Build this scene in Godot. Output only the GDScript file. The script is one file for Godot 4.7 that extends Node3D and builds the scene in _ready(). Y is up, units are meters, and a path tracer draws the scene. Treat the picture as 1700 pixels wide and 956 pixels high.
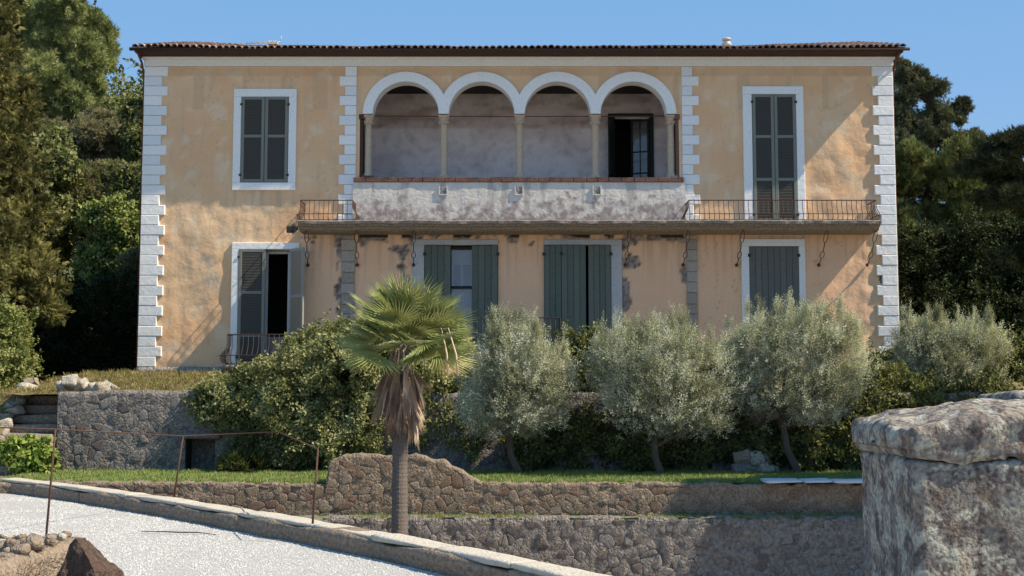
extends Node3D
# A two-storey ochre villa with a four-arched loggia above stepped stone terraces.
# Units are metres; the gravel drive is y = 0, the villa's facade stands at z = -28.

var rng := RandomNumberGenerator.new()
var M := {}
var names := {}
var textures := {}
var n1 := FastNoiseLite.new()
var n2 := FastNoiseLite.new()
var n3 := FastNoiseLite.new()


func _ready() -> void:
	rng.seed = 4711
	_camera_and_light()
	_noises()
	_materials()
	_ground()
	_villa()
	_walls()
	_drive()
	_stairs()
	_pillar()
	_palm()
	_olives()
	_shrubs()
	_trees()
	_small_things()


# ------------------------------------------------------------------ camera, sky, sun
func _camera_and_light() -> void:
	var cam := Camera3D.new()
	cam.name = "camera"
	cam.position = Vector3(0, 1.7, 0)
	cam.rotation_degrees = Vector3(4.735, 0, 0)
	cam.fov = 26.68
	cam.near = 0.1
	cam.far = 900.0
	add_child(cam)
	cam.current = true
	var sky_mat := ProceduralSkyMaterial.new()
	sky_mat.sky_top_color = Color(0.435, 0.655, 0.875)
	sky_mat.sky_horizon_color = Color(0.70, 0.82, 0.945)
	sky_mat.sky_curve = 0.13
	sky_mat.sky_energy_multiplier = 0.83
	sky_mat.ground_bottom_color = Color(0.50, 0.48, 0.43)
	sky_mat.ground_horizon_color = Color(0.55, 0.56, 0.55)
	sky_mat.sun_angle_max = 1.0
	var sky := Sky.new()
	sky.sky_material = sky_mat
	var env := Environment.new()
	env.background_mode = Environment.BG_SKY
	env.sky = sky
	env.tonemap_mode = Environment.TONE_MAPPER_LINEAR
	env.tonemap_exposure = 1.55
	env.sdfgi_enabled = true
	env.ssao_enabled = true
	env.ssil_enabled = true
	var we := WorldEnvironment.new()
	we.name = "world_environment"
	we.environment = env
	add_child(we)
	var sun := DirectionalLight3D.new()
	sun.name = "sun"
	sun.light_color = Color(1.0, 0.93, 0.82)
	sun.light_energy = 1.6
	sun.light_angular_distance = 0.5
	sun.shadow_enabled = true
	add_child(sun)
	sun.look_at_from_position(Vector3(1.0, 1.17, 0.225) * 60.0, Vector3.ZERO)


# ------------------------------------------------------------------ helpers
func numbered(called: String, parent: Node) -> String:
	var key := str(parent.get_instance_id()) + called
	if not names.has(key):
		names[key] = 0
		return called
	names[key] += 1
	return "%s_%03d" % [called, names[key]]


func thing(called: String, label: String, category: String, at := Vector3.ZERO, group := "") -> Node3D:
	var o := Node3D.new()
	o.name = numbered(called, self)
	add_child(o, true)
	o.position = at
	return tag(o, label, category, group)


func tag(o: Node3D, label: String, category: String, group := "") -> Node3D:
	o.set_meta("label", label)
	o.set_meta("category", category)
	if group != "":
		o.set_meta("group", group)
	return o


func put(called: String, mesh: Mesh, mat: Material, parent: Node = self, at := Vector3.ZERO) -> MeshInstance3D:
	var o := MeshInstance3D.new()
	o.name = numbered(called, parent)
	o.mesh = mesh
	o.material_override = mat
	o.position = at
	parent.add_child(o, true)
	return o


func structure(called: String, mesh: Mesh, mat: Material, parent: Node = self) -> MeshInstance3D:
	var o := put(called, mesh, mat, parent)
	o.set_meta("kind", "structure")
	return o


func mb() -> SurfaceTool:
	var st := SurfaceTool.new()
	st.begin(Mesh.PRIMITIVE_TRIANGLES)
	return st


func done(st: SurfaceTool) -> ArrayMesh:
	st.generate_normals()
	return st.commit()


# a, b, c, d run counterclockwise as seen from outside
func quad(st: SurfaceTool, a: Vector3, b: Vector3, c: Vector3, d: Vector3) -> void:
	st.add_vertex(a); st.add_vertex(c); st.add_vertex(b)
	st.add_vertex(a); st.add_vertex(d); st.add_vertex(c)


func tri(st: SurfaceTool, a: Vector3, b: Vector3, c: Vector3) -> void:
	st.add_vertex(a); st.add_vertex(c); st.add_vertex(b)


# a box between two corners, its front (+z) edges chamfered by ch
func box(st: SurfaceTool, lo: Vector3, hi: Vector3, ch := 0.0) -> void:
	st.set_smooth_group(-1)
	var p := [Vector3(lo.x, lo.y, lo.z), Vector3(hi.x, lo.y, lo.z), Vector3(hi.x, hi.y, lo.z), Vector3(lo.x, hi.y, lo.z)]
	var z := hi.z - ch
	var q := [Vector3(lo.x, lo.y, z), Vector3(hi.x, lo.y, z), Vector3(hi.x, hi.y, z), Vector3(lo.x, hi.y, z)]
	var f := [Vector3(lo.x + ch, lo.y + ch, hi.z), Vector3(hi.x - ch, lo.y + ch, hi.z), Vector3(hi.x - ch, hi.y - ch, hi.z), Vector3(lo.x + ch, hi.y - ch, hi.z)]
	for i in 4:
		var j := (i + 1) % 4
		quad(st, p[i], p[j], q[j], q[i])
		if ch > 0.0:
			quad(st, q[i], q[j], f[j], f[i])
	quad(st, f[0], f[1], f[2], f[3])
	quad(st, p[1], p[0], p[3], p[2])


func box_mesh(lo: Vector3, hi: Vector3, ch := 0.0) -> ArrayMesh:
	var st := mb()
	box(st, lo, hi, ch)
	return done(st)


# a tube along points, radius per point
func tube(st: SurfaceTool, pts: Array, radii: Array, sides := 6, smooth := true) -> void:
	st.set_smooth_group(0 if smooth else -1)
	var rings := []
	var ref := Vector3.UP
	var d0: Vector3 = (pts[1] - pts[0]).normalized()
	if absf(d0.dot(ref)) > 0.9:
		ref = Vector3.RIGHT
	for i in pts.size():
		var d: Vector3
		if i == 0:
			d = pts[1] - pts[0]
		elif i == pts.size() - 1:
			d = pts[i] - pts[i - 1]
		else:
			d = pts[i + 1] - pts[i - 1]
		d = d.normalized()
		var u := ref.cross(d).normalized()
		var v := d.cross(u).normalized()
		ref = v
		var ring := []
		for k in sides:
			var a := TAU * k / sides
			ring.append(pts[i] + (u * cos(a) + v * sin(a)) * radii[i])
		rings.append(ring)
	for i in pts.size() - 1:
		for k in sides:
			var l := (k + 1) % sides
			quad(st, rings[i][k], rings[i][l], rings[i + 1][l], rings[i + 1][k])
	var last: int = pts.size() - 1
	for k in range(1, sides - 1):
		tri(st, rings[last][0], rings[last][k], rings[last][k + 1])
		tri(st, rings[0][0], rings[0][k + 1], rings[0][k])


func lathe(st: SurfaceTool, profile: Array, sides := 12, at := Vector3.ZERO) -> void:
	st.set_smooth_group(0)
	for i in profile.size() - 1:
		var a: Vector2 = profile[i]
		var b: Vector2 = profile[i + 1]
		for k in sides:
			var s := TAU * k / sides
			var t := TAU * (k + 1) / sides
			quad(st, at + Vector3(sin(s) * a.x, a.y, cos(s) * a.x), at + Vector3(sin(t) * a.x, a.y, cos(t) * a.x), at + Vector3(sin(t) * b.x, b.y, cos(t) * b.x), at + Vector3(sin(s) * b.x, b.y, cos(s) * b.x))


# a block with rounded, lumpy faces; warp moves points, tint gives each a colour
func rough(size: Vector3, cell: float, rad: float, amp: float, freq: float, shift: float, warp = null, tint = null) -> ArrayMesh:
	var st := mb()
	st.set_smooth_group(0)
	var half := size / 2.0
	var inner := half - Vector3.ONE * rad
	var axes := [[Vector3.RIGHT, Vector3.UP, Vector3.BACK], [Vector3.UP, Vector3.BACK, Vector3.RIGHT], [Vector3.BACK, Vector3.RIGHT, Vector3.UP]]
	for ax in axes:
		for s in [-1.0, 1.0]:
			var u: Vector3 = ax[0]
			var v: Vector3 = ax[1] * s
			var n: Vector3 = ax[2] * s
			var nu := maxi(2, int(ceil(size.dot(u) / cell)))
			var nv := maxi(2, int(ceil(absf(size.dot(v)) / cell)))
			var grid := []
			for j in nv + 1:
				var row := []
				for i in nu + 1:
					var p := u * (2.0 * i / nu - 1.0) * half.dot(u) + v * (2.0 * j / nv - 1.0) * absf(half.dot(v)) + n * absf(half.dot(n))
					var q := p.clamp(-inner, inner)
					var d := (p - q).normalized()
					var r := q + d * rad
					var k := r * freq + Vector3.ONE * shift
					r += d * (n1.get_noise_3dv(k * 10.0) * amp + n2.get_noise_3dv(k * 25.0) * amp * 0.5)
					if warp != null:
						r = warp.call(r)
					row.append(r)
				grid.append(row)
			for j in nv:
				for i in nu:
					var c := [grid[j][i], grid[j][i + 1], grid[j + 1][i + 1], grid[j + 1][i]]
					for m in [0, 2, 1, 0, 3, 2]:
						if tint != null:
							st.set_color(tint.call(c[m]))
						st.add_vertex(c[m])
	return done(st)


func clip_half(poly: PackedVector2Array, p: Vector2, n: Vector2) -> PackedVector2Array:
	var out := PackedVector2Array()
	for i in poly.size():
		var a := poly[i]
		var b := poly[(i + 1) % poly.size()]
		var da := (a - p).dot(n)
		var db := (b - p).dot(n)
		if da <= 0.0:
			out.append(a)
		if (da < 0.0 and db > 0.0) or (da > 0.0 and db < 0.0):
			out.append(a.lerp(b, da / (da - db)))
	return out


# outlines of the stones that fill an area: rows of jittered cells, joints left open
func stone_outlines(area: PackedVector2Array, cw: float, ch: float, jitter: float, joint: float) -> Array:
	var lo := area[0]
	var hi := area[0]
	for p in area:
		lo = lo.min(p)
		hi = hi.max(p)
	var rows := int(ceil((hi.y - lo.y) / ch)) + 2
	var cols := int(ceil((hi.x - lo.x) / cw)) + 2
	var sites := []
	for j in rows:
		var row := []
		var off := rng.randf()
		for i in cols:
			row.append(lo + Vector2((i - 0.5 + off) * cw + rng.randf_range(-1, 1) * jitter * cw, (j - 0.5) * ch + rng.randf_range(-1, 1) * jitter * ch))
		row = row.filter(func(_q): return rng.randf() > 0.30)
		sites.append(row)
	var out := []
	for j in rows:
		for i in sites[j].size():
			var s: Vector2 = sites[j][i]
			var poly := PackedVector2Array([s + Vector2(-cw, -ch) * 1.6, s + Vector2(cw, -ch) * 1.6, s + Vector2(cw, ch) * 1.6, s + Vector2(-cw, ch) * 1.6])
			for jj in range(maxi(0, j - 3), mini(rows, j + 4)):
				for ii in sites[jj].size():
					if ii == i and jj == j:
						continue
					var t: Vector2 = sites[jj][ii]
					if absf(t.x - s.x) > cw * 3.6:
						continue
					poly = clip_half(poly, (s + t) / 2.0, (t - s).normalized())
			for part in Geometry2D.intersect_polygons(poly, area):
				for small in Geometry2D.offset_polygon(part, -joint * rng.randf_range(0.7, 1.4)):
					if small.size() < 3:
						continue
					var round_ := PackedVector2Array()
					for k in small.size():
						var a: Vector2 = small[k]
						var b: Vector2 = small[(k + 1) % small.size()]
						if a.distance_to(b) < 0.02:
							round_.append((a + b) / 2.0)
						else:
							round_.append(a.lerp(b, 0.16))
							round_.append(a.lerp(b, 0.84))
					var area2 := 0.0
					for k in round_.size():
						area2 += round_[k].cross(round_[(k + 1) % round_.size()])
					if round_.size() > 2 and absf(area2) > 0.003:
						if area2 < 0.0:
							round_.reverse()
						out.append(round_)
	return out


# one stone standing proud of a wall that faces +z
func stone_mesh(poly: PackedVector2Array, c: Vector2, proud: float) -> ArrayMesh:
	var st := mb()
	st.set_smooth_group(0)
	var tilt := Vector2(rng.randf_range(-0.25, 0.25), rng.randf_range(-0.3, 0.2)) * proud / 0.1
	var rings := []
	for r in [[1.0, -0.04], [1.0, proud * 0.55], [0.84, proud * 0.95], [0.45, proud * 1.1]]:
		var ring := []
		for p in poly:
			var q: Vector2 = (p - c) * r[0]
			var z: float = r[1]
			if z > 0.0:
				z += q.dot(tilt) + n2.get_noise_2dv(p * 400.0) * proud * 0.35
			ring.append(Vector3(q.x, q.y, z))
		rings.append(ring)
	var top := Vector3(0, 0, proud * rng.randf_range(0.95, 1.25))
	for i in 3:
		for k in poly.size():
			var l := (k + 1) % poly.size()
			quad(st, rings[i][k], rings[i][l], rings[i + 1][l], rings[i + 1][k])
	for k in poly.size():
		tri(st, rings[3][k], rings[3][(k + 1) % poly.size()], top)
	return done(st)


# stones on a wall: the first ones by size as parts, the rest joined
func lay_stones(wall: Node3D, outlines: Array, z: float, proud: float, mats: Array, most := 300) -> void:
	var order := []
	for poly in outlines:
		var c := Vector2.ZERO
		for p in poly:
			c += p
		c /= poly.size()
		var a := 0.0
		for k in poly.size():
			a += poly[k].cross(poly[(k + 1) % poly.size()])
		order.append([a, poly, c])
	order.sort_custom(func(x, y): return x[0] > y[0])
	var rest := mb()
	var any := false
	for i in order.size():
		var c: Vector2 = order[i][2]
		var m := stone_mesh(order[i][1], c, proud * rng.randf_range(0.6, 1.35))
		if i < most:
			put("stone", m, mats[rng.randi() % mats.size()], wall, Vector3(c.x, c.y, z))
		else:
			rest.append_from(m, 0, Transform3D(Basis(), Vector3(c.x, c.y, z)))
			any = true
	if any:
		var o := put("small_stones", rest.commit(), mats[0], wall)
		o.set_meta("kind", "stuff")


func heights(xs: Array, zs: Array, h: Callable, tint = null) -> ArrayMesh:
	var st := mb()
	st.set_smooth_group(0)
	for z in zs:
		for x in xs:
			var y: float = h.call(x, z)
			if tint != null:
				st.set_color(tint.call(x, z))
			st.add_vertex(Vector3(x, y, z))
	var w := xs.size()
	for j in zs.size() - 1:
		for i in w - 1:
			var a := j * w + i
			var up: bool = zs[j + 1] > zs[j]
			for k in ([a, a + 1, a + w + 1, a, a + w + 1, a + w] if up else [a, a + w + 1, a + 1, a, a + w, a + w + 1]):
				st.add_index(k)
	return done(st)


func steps(a: float, b: float, n: int) -> Array:
	var out := []
	for i in n + 1:
		out.append(lerpf(a, b, float(i) / n))
	return out


# ------------------------------------------------------------------ noises and materials
func _noises() -> void:
	n1.seed = 3; n1.frequency = 0.05; n1.fractal_octaves = 4
	n2.seed = 8; n2.frequency = 0.05; n2.fractal_octaves = 3
	n3.seed = 21; n3.frequency = 0.05; n3.fractal_octaves = 5; n3.noise_type = FastNoiseLite.TYPE_SIMPLEX_SMOOTH


func noise_texture(called: String, seed_: int, freq: float, octaves: int, colors: Array, kind := FastNoiseLite.TYPE_SIMPLEX_SMOOTH) -> NoiseTexture2D:
	if textures.has(called):
		return textures[called]
	var n := FastNoiseLite.new()
	n.noise_type = kind
	n.seed = seed_
	n.frequency = freq
	n.fractal_octaves = octaves
	n.fractal_gain = 0.6
	var t := NoiseTexture2D.new()
	t.width = 512
	t.height = 512
	t.seamless = true
	t.noise = n
	if colors.size():
		var g := Gradient.new()
		var off := PackedFloat32Array()
		var cs := PackedColorArray()
		for i in colors.size():
			off.append(float(i) / (colors.size() - 1))
			cs.append(colors[i].linear_to_srgb())
		g.offsets = off
		g.colors = cs
		t.color_ramp = g
	textures[called] = t
	return t


# plain colour, with optional mottling texture and relief
func mat(called: String, color: Color, rough_ := 0.9, tex: Texture2D = null, scale_ := 1.0, relief: Texture2D = null, depth := 0.0, vertex := false) -> StandardMaterial3D:
	var m := StandardMaterial3D.new()
	m.resource_name = called
	m.albedo_color = color.linear_to_srgb()
	m.roughness = rough_
	m.metallic_specular = 0.3
	m.vertex_color_use_as_albedo = vertex
	if tex:
		m.albedo_texture = tex
	if relief:
		m.heightmap_enabled = true
		m.heightmap_texture = relief
		m.heightmap_scale = depth
	if tex or relief:
		m.uv1_triplanar = true
		m.uv1_world_triplanar = true
		m.uv1_scale = Vector3.ONE * scale_
	M[called] = m
	return m


func leaf(called: String, through: float, rough_ := 0.6) -> StandardMaterial3D:
	var m := mat(called, Color.WHITE, rough_, null, 1.0, null, 0.0, true)
	m.cull_mode = BaseMaterial3D.CULL_DISABLED
	m.backlight_enabled = true
	m.backlight = Color(through, through, through * 0.7)
	return m


func _materials() -> void:
	var g := func(v): return Color(v, v, v)
	var mottle := noise_texture("mottle", 5, 0.012, 6, [g.call(0.62), g.call(0.85), g.call(1.0), g.call(0.9), g.call(0.72)])
	var fine := noise_texture("fine", 6, 0.05, 5, [g.call(0.80), g.call(1.0), g.call(0.88)])
	var relief := noise_texture("relief", 7, 0.02, 6, [])
	var lumps := noise_texture("lumps", 9, 0.035, 4, [])
	var lichen := noise_texture("lichen", 14, 0.02, 6, [g.call(0.28), g.call(0.5), g.call(0.75), g.call(1.0), g.call(1.1)])
	mat("plaster", Color.WHITE, 0.95, fine, 0.7, relief, 0.45, true)
	mat("parapet", Color.WHITE, 0.95, fine, 0.9, relief, 0.6, true)
	mat("white_trim", Color(0.82, 0.84, 0.84), 0.85, fine, 0.5, relief, 0.4)
	mat("white_trim_worn", Color(0.52, 0.53, 0.53), 0.9, mottle, 1.6, relief, 1.0)
	mat("quoin_a", Color(0.82, 0.84, 0.84), 0.85, fine, 0.6, relief, 0.5)
	mat("quoin_b", Color(0.75, 0.78, 0.80), 0.85, fine, 0.6, relief, 0.5)
	mat("quoin_c", Color(0.85, 0.86, 0.85), 0.85, fine, 0.6, relief, 0.5)
	mat("grey_stone_a", Color(0.43, 0.385, 0.33), 0.9, mottle, 1.2, relief, 1.0)
	mat("grey_stone_b", Color(0.36, 0.315, 0.27), 0.9, mottle, 1.2, relief, 1.0)
	mat("bare_render", Color(0.26, 0.21, 0.17), 0.95, lichen, 1.1, relief, 2.0)
	mat("plinth", Color(0.36, 0.33, 0.31), 0.95, lichen, 0.9, relief, 3.0)
	mat("slab", Color(0.34, 0.29, 0.25), 0.9, lichen, 1.3, relief, 1.2)
	mat("brick", Color(0.19, 0.105, 0.08), 0.9, mottle, 1.5, relief, 0.8)
	mat("inner_wall", Color(0.90, 0.85, 0.87), 0.95, mottle, 0.25, relief, 0.6, true)
	mat("shade_dark_room", Color(0.05, 0.045, 0.04), 0.95)  # near black, so the shade inside rooms and cellar is in the colour
	mat("soffit", Color(0.07, 0.04, 0.03), 0.85)
	mat("gutter", Color(0.05, 0.03, 0.025), 0.5)
	mat("copper", Color(0.14, 0.05, 0.03), 0.6)
	mat("grey_shutter", Color(0.20, 0.215, 0.185), 0.7, fine, 1.2)
	mat("louvre", Color(0.085, 0.08, 0.07), 0.75)
	mat("pale_shutter", Color(0.33, 0.33, 0.31), 0.75, mottle, 1.5)
	mat("green_shutter", Color(0.12, 0.145, 0.12), 0.7, mottle, 1.4, relief, 0.2)
	mat("green_shutter_b", Color(0.14, 0.165, 0.14), 0.7, mottle, 1.4, relief, 0.2)
	mat("green_grey_shutter", Color(0.16, 0.17, 0.15), 0.7, mottle, 1.4, relief, 0.2)
	mat("green_grey_shutter_b", Color(0.14, 0.155, 0.14), 0.7, mottle, 1.4, relief, 0.2)
	mat("dark_wood", Color(0.03, 0.035, 0.032), 0.6)
	mat("curtain", Color(0.30, 0.28, 0.29), 0.95)
	mat("curtain_blue", Color(0.13, 0.135, 0.18), 0.95)
	mat("pink_panel", Color(0.30, 0.22, 0.19), 0.9)
	mat("iron", Color(0.10, 0.055, 0.042), 0.75, fine, 3.0)
	mat("dark_iron", Color(0.05, 0.042, 0.042), 0.7)
	mat("column", Color(0.54, 0.44, 0.33), 0.85, mottle, 1.4, relief, 0.8)
	for i in 4:
		var c: Color = [Color(0.36, 0.235, 0.18), Color(0.29, 0.18, 0.135), Color(0.42, 0.32, 0.265), Color(0.235, 0.155, 0.12)][i]
		mat("tile_%d" % i, c, 0.9, mottle, 2.0)
	mat("bark", Color(0.16, 0.125, 0.10), 0.95, mottle, 2.5, lumps, 3.0)
	mat("dark_bark", Color(0.09, 0.065, 0.05), 0.95, mottle, 2.5, lumps, 3.0)
	mat("palm_bark", Color(0.15, 0.128, 0.115), 0.95, mottle, 2.0, lumps, 1.5)
	# rubble walls: mortar and stones
	mat("mortar_grey", Color(0.29, 0.265, 0.245), 0.97, lichen, 0.9, lumps, 5.0)
	mat("mortar_brown", Color(0.31, 0.25, 0.19), 0.97, lichen, 0.9, lumps, 4.0)
	var cs := {"grey": [Color(0.30, 0.275, 0.26), Color(0.25, 0.225, 0.215), Color(0.34, 0.32, 0.30), Color(0.22, 0.19, 0.18)], "brown": [Color(0.33, 0.265, 0.20), Color(0.29, 0.23, 0.175), Color(0.37, 0.305, 0.235), Color(0.31, 0.22, 0.165)], "pale": [Color(0.50, 0.46, 0.38), Color(0.56, 0.52, 0.44), Color(0.44, 0.38, 0.30)]}
	for k in cs:
		for i in cs[k].size():
			mat("%s_%d" % [k, i], cs[k][i], 0.95, lichen, 1.6 + i * 0.3, lumps, 2.5)
	mat("pillar", Color(0.78, 0.80, 0.77), 0.95, lichen, 2.4, lichen, 2.4, true)
	mat("outcrop", Color(0.36, 0.29, 0.22), 0.95, lichen, 1.4, lumps, 4.0)
	mat("dark_rock", Color(0.13, 0.09, 0.07), 0.9, lichen, 2.0, lumps, 3.0)
	mat("kerb", Color(0.34, 0.26, 0.19), 0.95, lichen, 1.5, lumps, 2.0)
	mat("kerb_sunlit_top", Color(0.50, 0.47, 0.40), 0.95, mottle, 1.2, lumps, 1.2)  # pale colour puts the sunlight on the kerb top into the material
	mat("step", Color(0.33, 0.28, 0.22), 0.95, lichen, 1.3, lumps, 2.0)
	mat("gravel_bed", Color(0.45, 0.45, 0.44), 0.95, fine, 2.0, lumps, 1.5)
	mat("gravel", Color.WHITE, 0.9, null, 1.0, null, 0.0, true)
	mat("bounce_earth", Color(0.46, 0.42, 0.35), 0.98, mottle, 0.4, lumps, 4.0)  # earth kept pale so unseen ground bounces light onto the facade
	mat("soil", Color(0.11, 0.095, 0.06), 0.98, mottle, 0.4, lumps, 4.0)
	mat("undergrowth", Color(0.075, 0.085, 0.04), 0.98, mottle, 0.3, lumps, 6.0)
	mat("turf", Color(0.13, 0.17, 0.06), 0.98, mottle, 0.5, lumps, 3.0)
	mat("dry_turf", Color(0.21, 0.17, 0.085), 0.98, mottle, 0.5, lumps, 4.0)
	mat("pot", Color(0.55, 0.55, 0.50), 0.8)
	mat("pale_slab", Color(0.50, 0.54, 0.60), 0.8, fine, 1.5, relief, 0.5)
	leaf("leaf", 0.8)
	leaf("needle", 0.6, 0.7)
	leaf("palm_leaf", 0.5, 0.45)
	leaf("dead_leaf", 0.4, 0.85)
	leaf("grass", 0.6, 0.7)
	var gl := mat("glass", Color(0.6, 0.65, 0.7, 0.12), 0.03)
	gl.transparency = BaseMaterial3D.TRANSPARENCY_ALPHA
	gl.metallic_specular = 0.6


# ------------------------------------------------------------------ ground
func hill(x: float, z: float) -> float:
	var back := maxf(0.0, -z - 38.0)
	var y := 1.95 + minf(back * 0.10, 5.0)
	var left := clampf((-x - 9.0) / 14.0, 0.0, 1.0)
	y += left * left * (3.0 - 2.0 * left) * clampf((-z - 30.0) / 36.0, 0.0, 1.0) * 13.0
	var right := clampf((x - 11.0) / 14.0, 0.0, 1.0)
	y += right * clampf((-z - 32.0) / 36.0, 0.0, 1.0) * 4.0
	return y + n1.get_noise_2d(x * 3.0, z * 3.0) * 0.3


func _ground() -> void:
	var base := func(x: float, z: float) -> float:
		if z > -24.0:
			return -1.95 + n1.get_noise_2d(x * 8.0, z * 8.0) * 0.06
		if z > -26.5:
			return lerpf(-1.95, 1.4, (-24.0 - z) / 2.5)
		return hill(x, z) - 0.35 * clampf((z + 30.0) / 3.0, 0.0, 1.0)
	structure("garden_ground", heights(steps(-160, 160, 80), [160, 80, 30, 10, 0, -6, -12, -16, -20, -24], base), M.bounce_earth)  # mostly out of view, coloured pale to throw light up at the villa
	structure("hillside", heights(steps(-160, 160, 80), [-24, -26.5, -27, -30, -34, -38, -44, -50, -56, -62, -70, -80, -95, -120, -180, -300], base), M.undergrowth)
	# the terrace the villa stands on, sloping up from the retaining wall
	var terrace := func(x: float, z: float) -> float:
		var k := clampf((-z - 23.15) / 4.6, 0.0, 1.0)
		return 1.60 + 0.46 * k + n1.get_noise_2d(x * 22.0, z * 22.0) * 0.07
	structure("upper_terrace", heights(steps(-9.7, 15, 110), steps(-23.05, -29.5, 30), terrace), M.dry_turf)
	var lawn := func(x: float, z: float) -> float:
		return 0.14 + n1.get_noise_2d(x * 18.0, z * 18.0) * 0.05
	structure("lawn", heights(steps(-8.75, 14, 100), steps(-20.05, -23.2, 14), lawn), M.turf)
	var ledge := func(x: float, z: float) -> float:
		return -0.36 + n1.get_noise_2d(x * 25.0, z * 25.0) * 0.03
	structure("grass_ledge", heights(steps(-8.0, 14, 90), [-19.6, -19.75, -19.9, -20.05], ledge), M.turf)
	var bank := func(x: float, z: float) -> float:
		var k := clampf((-z - 21.2) / 2.9, 0.0, 1.0)
		return -0.02 + 1.66 * k + n1.get_noise_2d(x * 20.0, z * 20.0) * 0.16 * minf(1.0, k * 4.0)
	structure("bank", heights(steps(-24, -9.5, 60), steps(-20.9, -30.0, 40), bank), M.dry_turf)
	_grass()


func _grass() -> void:
	var st := mb()
	st.set_smooth_group(-1)
	for i in 7:
		var a := TAU * i / 7.0 + rng.randf()
		var b := Vector3(cos(a), 0, sin(a)) * rng.randf_range(0.0, 0.022)
		var t := b + Vector3(cos(a), 0, sin(a)) * rng.randf_range(0.01, 0.05) + Vector3.UP * rng.randf_range(0.035, 0.075)
		var w := Vector3(-sin(a), 0, cos(a)) * 0.0045
		tri(st, b - w, b + w, t)
	var blade := done(st)
	var greens := [Color(0.18, 0.28, 0.075), Color(0.15, 0.25, 0.07), Color(0.26, 0.32, 0.10), Color(0.32, 0.30, 0.12)]
	var straw := [Color(0.28, 0.22, 0.10), Color(0.20, 0.19, 0.07), Color(0.33, 0.27, 0.14), Color(0.14, 0.16, 0.05)]
	var spots := []
	for i in 34000:
		var p := Vector3(rng.randf_range(-8.7, 8.0), 0, rng.randf_range(-20.1, -23.15))
		p.y = 0.13 + n1.get_noise_2d(p.x * 18.0, p.z * 18.0) * 0.05
		spots.append([p, rng.randf_range(0.7, 1.4)])
	_scatter("lawn_grass", blade, spots, greens, "short green grass on the lawn strip between the two stone walls", "grass")
	spots = []
	for i in 5000:
		var p := Vector3(rng.randf_range(-7.0, 8.0), 0, rng.randf_range(-19.62, -20.0))
		if n2.get_noise_1d(p.x * 9.0) < -0.1 and p.x < 2.0:
			continue
		p.y = -0.37
		spots.append([p, rng.randf_range(0.5, 1.1)])
	_scatter("ledge_grass", blade, spots, greens, "narrow line of grass along the top of the lowest rough wall", "grass")
	spots = []
	for i in 21000:
		var p := Vector3(rng.randf_range(-9.75, 0.0), 0, rng.randf_range(-23.1, -28.0))
		if rng.randf() < 0.45:
			p = Vector3(rng.randf_range(-12.5, -9.6), 0, rng.randf_range(-21.3, -27.5))
			p.y = -0.03 + 1.66 * clampf((-p.z - 21.2) / 2.9, 0.0, 1.0) + n1.get_noise_2d(p.x * 20.0, p.z * 20.0) * 0.16
		else:
			p.y = 1.59 + 0.46 * clampf((-p.z - 23.15) / 4.6, 0.0, 1.0) + n1.get_noise_2d(p.x * 22.0, p.z * 22.0) * 0.07
		spots.append([p, rng.randf_range(0.6, 1.7)])
	_scatter("dry_grass", blade, spots, straw, "dry straw coloured grass on the sloping terrace before the villa", "grass")


func _scatter(called: String, mesh: Mesh, spots: Array, palette: Array, label: String, category: String, material := "grass") -> void:
	var mm := MultiMesh.new()
	mm.transform_format = MultiMesh.TRANSFORM_3D
	mm.use_colors = true
	mm.mesh = mesh
	mm.instance_count = spots.size()
	for i in spots.size():
		var s: float = spots[i][1]
		mm.set_instance_transform(i, Transform3D(Basis(Vector3.UP, rng.randf() * TAU).scaled(Vector3.ONE * s), spots[i][0]))
		mm.set_instance_color(i, palette[rng.randi() % palette.size()] * rng.randf_range(0.8, 1.2))
	var o := MultiMeshInstance3D.new()
	o.name = numbered(called, self)
	o.multimesh = mm
	o.material_override = M[material]
	o.set_meta("kind", "stuff")
	tag(o, label, category)
	add_child(o, true)


# ------------------------------------------------------------------ the villa
const OPENINGS := [[-6.33, 6.48, -5.22, 8.51], [5.61, 5.50, 6.64, 8.57], [-6.33, 2.24, -5.13, 4.92], [5.49, 2.30, 6.64, 4.99], [-2.03, 2.30, -0.32, 5.02], [0.74, 2.30, 2.29, 5.02], [-3.56, 6.55, 3.90, 8.10]]
const ARCH_X := [-2.485, -0.71, 1.065, 2.84]
const BARE := [[-3.55, 5.10, -2.9, 5.4], [-2.75, 4.95, -2.35, 5.4], [-2.55, 3.2, -2.30, 5.3], [-2.2, 5.22, 0.0, 5.4], [-0.3, 5.12, 1.0, 5.4], [1.0, 5.2, 2.6, 5.4], [2.45, 4.6, 2.85, 5.3], [2.5, 2.8, 2.62, 4.6], [2.8, 5.16, 4.1, 5.4], [3.98, 4.2, 4.06, 5.3], [-4.05, 2.3, -3.95, 5.4], [-5.2, 5.2, -4.3, 5.4]]


func bare(x: float, y: float) -> float:
	var d := 9.0
	for r in BARE:
		var q := Vector2(maxf(maxf(r[0] - x, x - r[2]), 0.0), maxf(maxf(r[1] - y, y - r[3]), 0.0))
		d = minf(d, q.length())
	return clampf((0.03 + n3.get_noise_2d(x * 34.0, y * 34.0) * 0.22 - d) / 0.02, 0.0, 1.0) if d < 0.4 else 0.0


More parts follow.
